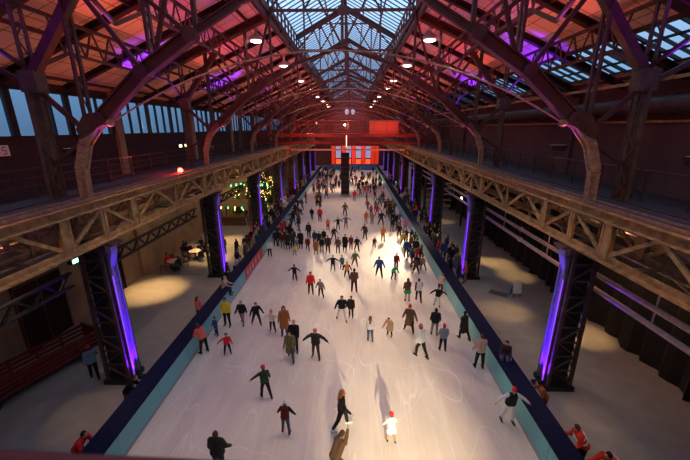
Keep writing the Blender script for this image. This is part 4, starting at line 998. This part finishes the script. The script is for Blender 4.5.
ROWS = [
(-3.55, 7.82, 1.88, 0, 'stand', 'coat', 'brownblack', 'darkblue', 'hair_brown', 'person in dark brown jacket seen from behind, nearest skater on the left ice'),
(-2.94, 11.49, 1.48, 30, 'reach', 'jacket', 'darkgreen', 'black', 'helmet_red', 'skater in red helmet and dark green jacket with left arm stretched out'),
(-1.76, 9.76, 1.36, 0, 'hands_low', 'vest', 'maroon', 'jeans', 'hat_white', 'small skater in white bobble hat and dark red vest with black mittens'),
(0.3, 10.02, 1.78, -80, 'stroll', 'jacket', 'black', 'black', 'hairlong_ginger', 'skater with long ginger hair in black outfit and white skates'),
(0.16, 8.21, 1.7, -20, 'raise', 'jacket', 'brown', 'brownblack', 'hair_brown', 'crouching skater in brown jacket raising one arm, cut by the bottom edge'),
(2.14, 9.47, 1.46, 10, 'hands_low', 'skirtcoat', 'white', 'tan', 'hat_red', 'small child in white coat and red hat in the brightest patch of ice'),
(-1.07, 14.05, 1.66, 180, 'armsout', 'coat', 'charcoal', 'brown', 'helmet_pink', 'broad skater in pink helmet and charcoal coat with both arms held out'),
(-2.29, 13.88, 1.7, 170, 'stroll', 'longcoat', 'olive', 'jeans', 'hair_dark', 'skater in long olive coat and blue jeans beside a dark-jacketed companion'),
(-2.21, 14.57, 1.81, 190, 'stand', 'jacket', 'black', 'black', 'hair_grey', 'grey-haired skater in black jacket just behind the olive coat'),
(-2.99, 15.94, 1.86, 180, 'stand', 'longcoat', 'rust', 'jeans', 'hairlong_dark', 'skater in rust-orange parka with long dark hair'),
(-3.74, 16.3, 1.34, 180, 'armsout', 'jacket', 'cream', 'black', 'hat_pink', 'child in cream top and pink hat spreading both arms beside rust parka'),
(-5.64, 16.97, 1.56, 190, 'stroll', 'jacket', 'black', 'grey', 'hair_blond', 'blond skater in black jacket and grey trousers, right of the yellow jacket'),
(-4.8, 16.88, 1.56, 200, 'glide', 'jacket', 'black', 'black', 'hair_brown', 'brown-haired skater all in black with red skates'),
(-6.45, 16.75, 1.8, 180, 'stand', 'jacket', 'yellow', 'black', 'hair_dark', 'skater in bright yellow jacket and black trousers standing near left barrier'),
(-5.56, 14.27, 1.22, 200, 'point', 'jacket', 'red', 'black', 'hair_dark', 'child in bright red jacket pointing towards the left barrier'),
(-6.91, 14.32, 1.69, 60, 'lean', 'jacket', 'coral', 'black', 'hairlong_brown', 'skater in coral jacket with long brown hair leaning on left barrier'),
(-6.97, 15.86, 1.13, 150, 'stand', 'jacket', 'blue', 'darkblue', 'hair_dark', 'child in blue jacket holding on to the left barrier'),
(3.91, 16.36, 1.88, 170, 'glide', 'longcoat', 'brown', 'black', 'hat_red', 'skater in brown knee-length coat and red hat gliding with one arm out'),
(2.82, 16.06, 1.37, 150, 'bend', 'longcoat', 'tan', 'black', 'hair_dark', 'curly-haired skater in tan coat bending forward'),
(1.68, 15.49, 1.46, 0, 'stand', 'jacket', 'white', 'jeans', 'hairlong_ginger', 'skater in white top and blue jeans with long ginger hair down the back'),
(4.12, 14.23, 1.77, 20, 'stroll', 'jacket', 'white', 'black', 'hat_pink', 'skater in white jacket, black trousers and pink hat'),
(5.34, 14.72, 1.53, 10, 'stand', 'jacket', 'greyblue', 'black', 'hat_red', 'skater in grey-blue jacket, black trousers and red hat'),
(5.25, 16.1, 1.62, 0, 'stand', 'coat', 'black', 'grey', 'hair_dark', 'broad skater in black puffer jacket and grey trousers'),
(6.74, 15.77, 1.65, 20, 'stroll', 'longcoat', 'brownblack', 'black', 'hair_dark', 'skater in dark coat with shoulder bag near right barrier'),
(6.92, 13.49, 1.82, -10, 'stand', 'jacket', 'beige', 'black', 'hair_brown', 'skater in pale pink jacket and black trousers facing right barrier'),
(6.76, 10.42, 1.67, 180, 'armsout', 'vest', 'black', 'white', 'hat_red', 'skater in red hat, black vest and white trousers throwing both arms wide'),
(6.18, 19.26, 1.41, 160, 'armsout', 'jacket', 'black', 'white', 'hair_dark', 'skater in black jacket and white trousers near right barrier'),
(4.35, 19.87, 1.59, 0, 'stand', 'skirt', 'brown', 'green', 'hairlong_brown', 'skater in brown top and bright green skirt'),
(5.08, 19.88, 1.59, 0, 'stroll', 'vest', 'white', 'black', 'hair_brown', 'skater in white vest and black trousers beside the green skirt'),
(7.19, 20.9, 1.5, -30, 'lean', 'jacket', 'beige', 'maroon', 'hair_blond', 'skater in beige jacket leaning on right barrier beyond the black jacket'),
(0.12, 17.4, 1.84, 180, 'glide', 'jacket', 'black', 'white', 'hair_brown', 'skater in black jacket and pale trousers, left one of a close pair'),
(0.66, 17.85, 1.41, 180, 'stand', 'jacket', 'brownblack', 'black', 'hair_dark', 'skater in dark brown jacket, right one of a close pair'),
(-1.38, 20.3, 1.4, 170, 'glide', 'jacket', 'grey', 'black', 'hair_brown', "skater in grey jacket and black leggings holding the red jacket's arm"),
(-2.11, 20.71, 1.65, 180, 'stand', 'jacket', 'red', 'black', 'hair_dark', 'skater in vivid red jacket with black trousers in the middle of the ice'),
(-3.57, 22.89, 1.3, 180, 'armsout', 'jacket', 'black', 'black', 'hair_dark', 'skater all in black with arms spread, left of the red jacket'),
(-0.8, 24.59, 1.37, 180, 'armsout', 'jacket', 'black', 'charcoal', 'hair_dark', 'skater in black jacket spreading arms, left of the orange vest'),
(-0.09, 25.0, 1.21, 180, 'stand', 'jacket', 'teal', 'black', 'hair_dark', 'skater in teal jacket behind the orange vest'),
(0.34, 23.32, 1.39, 180, 'glide', 'vest', 'orange', 'black', 'hair_brown', 'child in orange vest and black trousers'),
(0.86, 21.06, 1.74, 0, 'stand', 'jacket', 'brown', 'black', 'hair_dark', 'skater in brown top and black trousers in front of the dark pair'),
(0.96, 25.63, 1.41, 180, 'glide', 'jacket', 'olive', 'charcoal', 'hair_brown', 'skater in olive green top, right of the teal jacket'),
(2.79, 23.54, 1.81, 160, 'glide', 'jacket', 'blue', 'black', 'hair_dark', 'tall skater in blue jacket with legs wide apart'),
(3.82, 23.21, 1.38, 200, 'bend', 'jacket', 'green', 'black', 'hat_pink', 'child in bright green jacket and pink hat bending forward'),
(4.28, 25.08, 1.39, 180, 'stand', 'jacket', 'maroon', 'black', 'hair_dark', 'slim skater in maroon jacket behind the green child'),
(6.38, 26.82, 1.46, 180, 'glide', 'jacket', 'red', 'black', 'hair_dark', 'skater in red jacket beside the crowd at right barrier'),
(5.49, 27.73, 1.68, 190, 'stand', 'jacket', 'blue', 'black', 'hair_dark', 'skater in blue coat in front of the mustard jacket'),
(5.69, 30.88, 1.43, 180, 'glide', 'coat', 'mustard', 'charcoal', 'hair_dark', 'skater in mustard jacket near right barrier'),
(3.84, 32.04, 1.58, 180, 'stand', 'jacket', 'orange', 'grey', 'hair_blond', 'skater in pale orange top, right of the middle'),
(2.82, 30.26, 1.21, 180, 'bend', 'jacket', 'maroon', 'black', 'hair_dark', 'skater in maroon jacket stooping with arms apart'),
(1.18, 29.14, 1.46, 180, 'glide', 'jacket', 'black', 'black', 'hair_brown', 'skater in black jacket beside a dark red one'),
(0.62, 29.66, 1.39, 180, 'stand', 'jacket', 'maroon', 'black', 'hair_dark', 'skater in dark red jacket, left of the black one'),
(2.05, 32.64, 1.71, 160, 'glide', 'jacket', 'charcoal', 'black', 'hair_dark', 'skater in charcoal jacket alone in mid ice'),
(5.66, 37.02, 1.66, 180, 'stand', 'jacket', 'brownblack', 'black', 'hair_dark', 'skater in dark brown jacket, right of the pink and red pair'),
(5.63, 33.36, 1.52, 160, 'glide', 'jacket', 'black', 'maroon', 'hair_dark', 'skater in black top and maroon trousers leaning forward'),
(6.52, 35.12, 1.59, 180, 'stand', 'jacket', 'pink', 'grey', 'hair_blond', 'skater in pink jacket near the right barrier'),
(4.12, 37.82, 1.81, 180, 'glide', 'jacket', 'charcoal', 'black', 'hair_dark', 'skater in charcoal top below the tan jacket'),
(2.39, 38.64, 1.48, 180, 'stand', 'jacket', 'orange', 'tan', 'hair_blond', 'skater in orange top lit by bright spot'),
(3.09, 38.22, 1.46, 0, 'stand', 'jacket', 'tan', 'grey', 'hair_brown', 'skater in light tan top beside the orange one'),
(3.95, 41.97, 1.58, 180, 'glide', 'jacket', 'red', 'red', 'hair_dark', 'skater all in bright red right of centre'),
(3.2, 42.47, 1.47, 180, 'stand', 'jacket', 'pink', 'charcoal', 'hair_dark', 'skater in pink jacket beside the all-red skater'),
(5.24, 41.99, 1.45, 180, 'stand', 'jacket', 'tan', 'brown', 'hair_brown', 'skater in tan jacket right of the all-red skater'),
(-3.2, 39.42, 1.75, 180, 'stand', 'coat', 'red', 'black', 'hair_dark', 'skater in bright red coat, left of centre'),
(-4.28, 40.33, 1.54, 180, 'stroll', 'jacket', 'black', 'charcoal', 'hair_dark', 'skater in black coat left of the bright red coat'),
(-1.96, 35.7, 1.39, 180, 'stand', 'jacket', 'orange', 'black', 'hair_blond', 'skater in orange jacket behind the central cluster'),
(-0.86, 36.1, 1.4, 190, 'armsout', 'jacket', 'black', 'black', 'hair_dark', 'skater in black jacket holding hands with the grey top'),
(0.03, 36.51, 1.53, 180, 'armsout', 'jacket', 'grey', 'grey', 'hair_brown', 'skater in grey outfit with arms spread below the tower'),
(-0.2, 42.4, 1.73, 0, 'glide', 'jacket', 'olive', 'charcoal', 'hair_dark', 'skater in olive jacket right below the dark tower'),
(-3.74, 32.85, 1.72, 180, 'stand', 'coat', 'brownblack', 'black', 'hair_dark', 'tall skater in dark brown coat at the back of the central cluster'),
(-2.06, 31.32, 1.45, 180, 'stand', 'jacket', 'black', 'black', 'hair_dark', 'skater in black at the middle of the central cluster'),
(-1.11, 32.26, 1.48, 190, 'glide', 'jacket', 'charcoal', 'black', 'hair_brown', 'skater in charcoal jacket at the right of the central cluster'),
(-2.89, 30.71, 1.53, 170, 'stand', 'jacket', 'darkgreen', 'black', 'hair_dark', 'skater in dark green jacket in the central cluster'),
(-2.47, 30.43, 1.52, 180, 'stand', 'jacket', 'darkblue', 'black', 'hair_brown', 'skater in navy jacket in the central cluster'),
(-3.4, 29.31, 1.38, 180, 'stroll', 'jacket', 'maroon', 'black', 'hair_dark', 'skater in maroon jacket at the left front of the central cluster'),
(-2.54, 28.3, 1.43, 180, 'stand', 'longcoat', 'rust', 'tan', 'hair_brown', 'skater in rust coat and tan trousers at the cluster front'),
(-2.04, 28.82, 1.45, 180, 'stand', 'jacket', 'black', 'jeans', 'hair_dark', 'skater in black jacket and jeans at the cluster front'),
(-1.47, 28.57, 1.73, 180, 'stand', 'jacket', 'charcoal', 'black', 'hair_blond', 'blond skater in charcoal jacket at the cluster front'),
(-0.56, 28.59, 1.54, 180, 'stand', 'jacket', 'brown', 'black', 'hair_brown', 'skater in brown jacket at the right end of the cluster'),
(0.07, 29.12, 1.65, 180, 'stand', 'longcoat', 'black', 'black', 'hair_dark', 'skater in long black coat right of the cluster'),
(-4.13, 29.84, 1.79, 180, 'stand', 'longcoat', 'black', 'black', 'hair_dark', 'tall skater in long black coat left of the central cluster'),
(-4.47, 29.56, 1.1, 180, 'stand', 'jacket', 'greyblue', 'grey', 'hair_blond', 'small child in grey-blue jacket beside a tall black coat'),
(-4.4, 28.01, 1.1, 180, 'bend', 'jacket', 'yellow', 'tan', 'hair_blond', 'small child in yellow bending near the ice'),
(-4.89, 29.82, 1.69, 170, 'stand', 'jacket', 'darkgreen', 'black', 'hair_dark', 'skater in dark green jacket in the left group'),
(-5.31, 29.54, 1.68, 180, 'stand', 'longcoat', 'brownblack', 'black', 'hair_brown', 'skater in long dark coat in the left group'),
(-5.84, 29.8, 1.6, 180, 'stand', 'jacket', 'maroon', 'grey', 'hair_dark', 'skater in maroon jacket and grey trousers in the left group'),
(-6.24, 30.36, 1.62, 200, 'stand', 'jacket', 'black', 'jeans', 'hair_brown', 'skater in black jacket and jeans in the left group'),
(-6.63, 30.35, 1.62, 180, 'stand', 'jacket', 'darkblue', 'black', 'hair_dark', 'skater in navy jacket at the left end of the left group'),
(-6.59, 27.73, 1.5, 190, 'stand', 'jacket', 'white', 'black', 'hat_orange', 'skater in white jacket and orange hat beside left barrier'),
]
OCC = []
for i, (x, y, H, fc, pose, st, top, bot, head, lab) in enumerate(ROWS):
    near = y < 21.5
    H = min(1.86, H * 1.05)
    if 'white coat' in lab: H = 1.28
    if lab.startswith('person in dark brown'): H = 1.84; x, y = -3.62, 8.15
    sx = max(-6.75, min(6.75, x)); OCC.append((sx, y))
    boot = 'bootwhite' if 'white skates' in lab else 'bootred' if 'red skates' in lab else 'boot'
    person(sx, y, .03, H, fc + random.uniform(-12, 12), pose, st, top, bot, head, lab, 0 if near else 1, None, True, i if near else i % 3, boot, 'white' if top == 'black' else 'black')
# people leaning on or sitting at the ledges, and in the aisles
EX = [(-8.35, 8.3, 0, 1.72, -90, 'lean', 'jacket', 'red', 'black', 'hair_dark', 'person in red jacket leaning on the left ledge at the bottom left corner'),
      (-8.32, 10.8, 0, 1.75, -80, 'lean', 'jacket', 'black', 'brown', 'hair_brown', 'person in black jacket leaning over the left ledge below the first column'),
      (-8.3, 17.3, 0, 1.65, -95, 'stand', 'jacket', 'coral', 'black', 'hairlong_brown', 'long-haired person in coral top standing outside the left barrier'),
      (-7.55, 19.4, 1.12, 1.7, -90, 'sit', 'jacket', 'beige', 'darkblue', 'hair_blond', 'person in pale beige jacket sitting on the left ledge with legs over the ice'),
      (-8.3, 21.3, 0, 1.7, -90, 'lean', 'jacket', 'black', 'black', 'hair_dark', 'person in black coat leaning on the left ledge beside the second column'),
      (-8.35, 22.3, 0, 1.74, -70, 'stand', 'jacket', 'brownblack', 'black', 'hair_dark', 'person in dark brown jacket standing outside the left barrier near the red banner'),
      (-8.35, 23.8, 0, 1.7, -90, 'lean', 'jacket', 'cream', 'black', 'hair_dark', 'person in cream top leaning on the left ledge above the red banner'),
      (-8.5, 24.9, 0, 1.75, -100, 'stand', 'longcoat', 'black', 'black', 'hair_dark', 'person in long black coat behind the red banner'),
      (-10.9, 28.4, 0, 1.7, 180, 'stand', 'jacket', 'charcoal', 'black', 'hair_dark', 'lone person in charcoal jacket standing in the left aisle between two columns'),
      (-11.05, 12.5, 0, 1.75, 40, 'stroll', 'jacket', 'greyblue', 'black', 'hat_red', 'person in red cap and grey-blue top walking in the left aisle by the first column'),
      (7.62, 13.0, 1.12, 1.65, 160, 'sit', 'jacket', 'brownblack', 'jeans', 'hair_dark', 'person in dark jacket and jeans sitting on the right ledge'),
      (8.32, 10.9, 0, 1.7, 90, 'lean', 'jacket', 'rust', 'brown', 'hair_dark', 'person in rust-brown jacket leaning on the right ledge below the first right column'),
      (8.42, 8.75, 0, 1.78, 80, 'lean', 'coat', 'hivis', 'black', 'hair_brown', 'steward in orange-red reflective jacket leaning on the right ledge, left one of two'),
      (8.9, 8.05, 0, 1.78, 110, 'bend', 'coat', 'hivis', 'black', 'hair_dark', 'steward in orange-red reflective jacket at the bottom edge, right one of two'),
      (-14.5, 25.2, .43, 1.7, -90, 'sit', 'jacket', 'red', 'black', 'hair_dark', 'person in red jacket sitting at the nearest table by the left wall'),
      (-12.3, 27.9, .43, 1.7, 130, 'sit', 'jacket', 'black', 'black', 'hair_dark', 'person in black sitting at the middle table by the left wall'),
      (-13.3, 29.3, .43, 1.7, 150, 'sit', 'jacket', 'brownblack', 'black', 'hair_brown', 'person in dark brown sitting at the farthest table by the left wall'),
      (-13.0, 24.4, .43, 1.7, 60, 'sit', 'jacket', 'black', 'black', 'hair_dark', 'person in black sitting at the nearest table with back to the rink'),
      (-14.6, 28.2, .43, 1.7, -60, 'sit', 'jacket', 'charcoal', 'black', 'hair_dark', 'person in charcoal sitting against the left wall at the farthest table'),
      (-10.8, 40.4, .43, 1.7, 120, 'sit', 'jacket', 'beige', 'black', 'hair_blond', 'person in beige at the lone table down the left aisle'),
      ]
for i, (x, y, z, H, fc, pose, st, top, bot, head, lab) in enumerate(EX):
    r = person(x, y, z, H, fc, pose, st, top, bot, head, lab, 0 if y < 21.5 else 1, None, z == 1.12, 100 + i)
    OCC.append((x, y))
    if top == 'hivis':
        k = r.scale[0]; b = MB(); up = Vector((0, math.sin(R(POSE[pose][0])), math.cos(R(POSE[pose][0]))))
        for d in (.16, .34):
            c = Vector((0, 0, .98)) + up * d; pts = []
            for q in range(21):
                a = 2 * PI * q / 20; pts.append(c + Vector((math.cos(a) * .235, 0, 0)) + Vector((0, up.z, -up.y)) * math.sin(a) * .155)
            b.tube(pts, .022, 6, cap=False)
        o = b.build('reflective_band', 'white', r); o['label'] = 'white reflective band'
# ---- the crowd, mixed from figures already built
TOPS = [('black', 9), ('charcoal', 7), ('brownblack', 6), ('darkblue', 5), ('maroon', 3), ('brown', 3), ('darkgreen', 2), ('grey', 2), ('olive', 1), ('red', 1.3), ('blue', 1), ('white', 1), ('rust', 1), ('teal', .7), ('pink', .5), ('tan', 1), ('cream', .6), ('mustard', .4)]
NAME = dict(black='black', charcoal='charcoal', brownblack='dark-brown', darkblue='navy', maroon='dark-red', brown='brown', darkgreen='dark-green', grey='grey', olive='olive', red='bright-red', blue='blue', white='white', rust='rust-orange', teal='teal', pink='pink', tan='tan', cream='cream', mustard='mustard', jeans='denim')
BOTS = ['black', 'jeans', 'charcoal', 'grey', 'brown']
HEADS = ['hair_dark', 'hair_brown', 'hair_blond', 'hair_dark', 'hat_red', 'hairlong_dark', 'hairlong_brown', 'hat_white']
HN = dict(hair_dark='dark hair', hair_brown='brown hair', hair_blond='blond hair', hat_red='red hat', hairlong_dark='long dark hair', hairlong_brown='long brown hair', hat_white='white hat')
used = set()
rc = random.Random(21)
def wchoice():
    t = rc.uniform(0, sum(w for _, w in TOPS))
    for n, w in TOPS:
        t -= w
        if t <= 0: return n
    return 'black'
def crowd(n, xr, yr, where, grp, faces, poses, skates, mind=.58, dens=None):
    made = 0; tries = 0
    while made < n and tries < n * 60:
        tries += 1; x = rc.uniform(*xr); y = yr[0] + (yr[1] - yr[0]) * rc.random()
        if any((x - a) ** 2 + (y - b) ** 2 < mind ** 2 for a, b in OCC): continue
        if abs(x + .45) < 1.15 and 54.9 < y < 57.6: continue
        if abs(abs(x) - 9.75) < 1.3 and any(abs(y - f) < .9 for f in FR): continue
        if dens and rc.random() > dens(x, y): continue
        for _ in range(60):
            c = (where, wchoice(), rc.choice(BOTS), rc.choice(HEADS))
            if c not in used: break
        used.add(c); OCC.append((x, y)); made += 1
        _, top, bot, hd = c; st = rc.choice(['jacket', 'jacket', 'coat', 'longcoat']); H = rc.choice([1.62, 1.68, 1.72, 1.78, 1.82, 1.4, 1.3]) if skates else rc.uniform(1.6, 1.84)
        lab = '%s in %s %s, %s trousers, %s, %s' % ('skater' if skates else 'onlooker', NAME[top], {'jacket': 'jacket', 'coat': 'parka', 'longcoat': 'long coat'}[st], NAME[bot], HN[hd], where)
        fc = rc.choice(faces) + rc.uniform(-30, 30)
        person(x, y, .03 if skates else 0, H, fc, rc.choice(poses), st, top, bot, hd, lab, 2 if y > 34 else 1, grp, skates, 0)
IP = ['stand', 'glide', 'stroll', 'armsout', 'stand', 'glide']; OP = ['stand', 'stand', 'stroll']
G = 'skaters in the distant crowd'
crowd(20, (-6.85, -5.0), (30.5, 43), 'inside the left barrier', G, [180, 90, 0], IP, True)
crowd(12, (5.6, 6.9), (24, 34), 'inside the right barrier', G, [180, -90, 0], IP, True)
crowd(11, (5.0, 6.7), (35, 48), 'farther along the right barrier', G, [180, -90, 0], IP, True)
crowd(12, (-6.7, -2.6), (43, 54), 'left of the dark tower', G, [180, 0, 90], IP, True)
crowd(11, (1.0, 6.7), (43.5, 54), 'right of the dark tower', G, [180, 0, 90], IP, True)
crowd(14, (-6.7, -1.6), (56, 67), 'left, just past the tower', G, [180, 0, 90], IP, True)
crowd(14, (1.2, 6.7), (56, 67), 'right, just past the tower', G, [180, 0, 90], IP, True)
crowd(10, (-6.7, 0), (68, 80), 'left, far beyond the tower', G, [180, 0, 90], IP, True)
crowd(10, (0, 6.7), (68, 80), 'right, far beyond the tower', G, [180, 0, 90], IP, True)
crowd(7, (-6.7, 6.7), (81, 91), 'near the far end', G, [180, 0, 90], IP, True)
O = 'onlookers outside the barrier'
crowd(25, (-9.7, -8.3), (27, 45), 'outside left barrier before fourth column', O, [-90, -60, 180], OP, False, .5)
crowd(9, (-9.9, -8.35), (45, 62), 'outside left barrier beyond fourth column', O, [-90, -60, 180], OP, False, .5)
crowd(22, (8.3, 9.5), (21.8, 36), 'outside right barrier before third column', O, [90, 60, 180], OP, False, .5)
crowd(12, (8.35, 9.6), (36.5, 60), 'outside right barrier beyond third column', O, [90, 60, 180], OP, False, .5)
crowd(3, (-12.2, -10.8), (36, 41.5), 'in left aisle before the firs', O, [0, 180, 90], OP, False, 1.0)
finish()
# the rest of the far crowd, past the three hundred figures above: one object
import numpy as np
def far_crowd(n):
    VS, FS, LT, MI = [], [], [], []; mats = []; base = 0; made = 0; keys = [k for k in CACHE if k[3] == 2]
    boxes = [((-6.9, 6.9), (57, 91), .03, 5), ((-9.4, -8.3), (30, 75), 0, 3), ((8.3, 9.4), (30, 75), 0, 3)]
    def mi(c):
        m = cm(c)
        if m not in mats: mats.append(m)
        return mats.index(m)
    t = 0
    while made < n and t < 9000:
        t += 1; (xa, xb), (ya, yb), z, w_ = boxes[rc.choice([0, 0, 0, 0, 1, 1, 2, 2])]
        x, y = rc.uniform(xa, xb), rc.uniform(ya, yb)
        if any((x - a) ** 2 + (y - b) ** 2 < .3 for a, b in OCC) or (abs(x + .45) < 1.15 and y < 57.7): continue
        if abs(abs(x) - 9.75) < 1.3 and any(abs(y - f) < .9 for f in FR): continue
        OCC.append((x, y)); made += 1; F = CACHE[rc.choice(keys)]; k = rc.uniform(.9, 1.03); a = rc.choice([0, PI]) + rc.uniform(-.6, .6)
        top = wchoice(); bot = rc.choice(BOTS); rm = np.array([[math.cos(a), -math.sin(a), 0], [math.sin(a), math.cos(a), 0], [0, 0, 1]]) * k
        for part, ph in F.items():
            me = bpy.data.meshes.get(REAL[id(ph)]) if id(ph) in REAL else None
            if me is None: continue
            nv = len(me.vertices); co = np.empty(nv * 3); me.vertices.foreach_get('co', co); co = co.reshape(-1, 3) @ rm.T + np.array([x, y, z])
            nl = len(me.loops); li = np.empty(nl, dtype=np.int32); me.loops.foreach_get('vertex_index', li)
            lt = np.empty(len(me.polygons), dtype=np.int32); me.polygons.foreach_get('loop_total', lt)
            VS.append(co); FS.append(li + base); LT.append(lt); base += nv
            MI.append(np.full(len(lt), mi({'body': 'skin', 'top': top, 'bottom': bot, 'hair': 'dark', 'hat': 'red', 'boot0': 'boot', 'boot1': 'boot'}.get(part, 'grey')), dtype=np.int32))
    V = np.concatenate(VS); L_ = np.concatenate(FS); T_ = np.concatenate(LT); I = np.concatenate(MI)
    me = bpy.data.meshes.new('distant_crowd'); me.vertices.add(len(V)); me.vertices.foreach_set('co', V.ravel())
    me.loops.add(len(L_)); me.loops.foreach_set('vertex_index', L_); me.polygons.add(len(T_))
    me.polygons.foreach_set('loop_start', np.concatenate([[0], np.cumsum(T_)[:-1]]).astype(np.int32)); me.polygons.foreach_set('material_index', I)
    for m in mats: me.materials.append(m)
    me.update(calc_edges=True); o = bpy.data.objects.new('distant_crowd', me); C.objects.link(o)
    tag(o, 'remaining far-off crowd of skaters and onlookers in dark coats beyond the nearer people', 'crowd', None, 'stuff')
far_crowd(95)
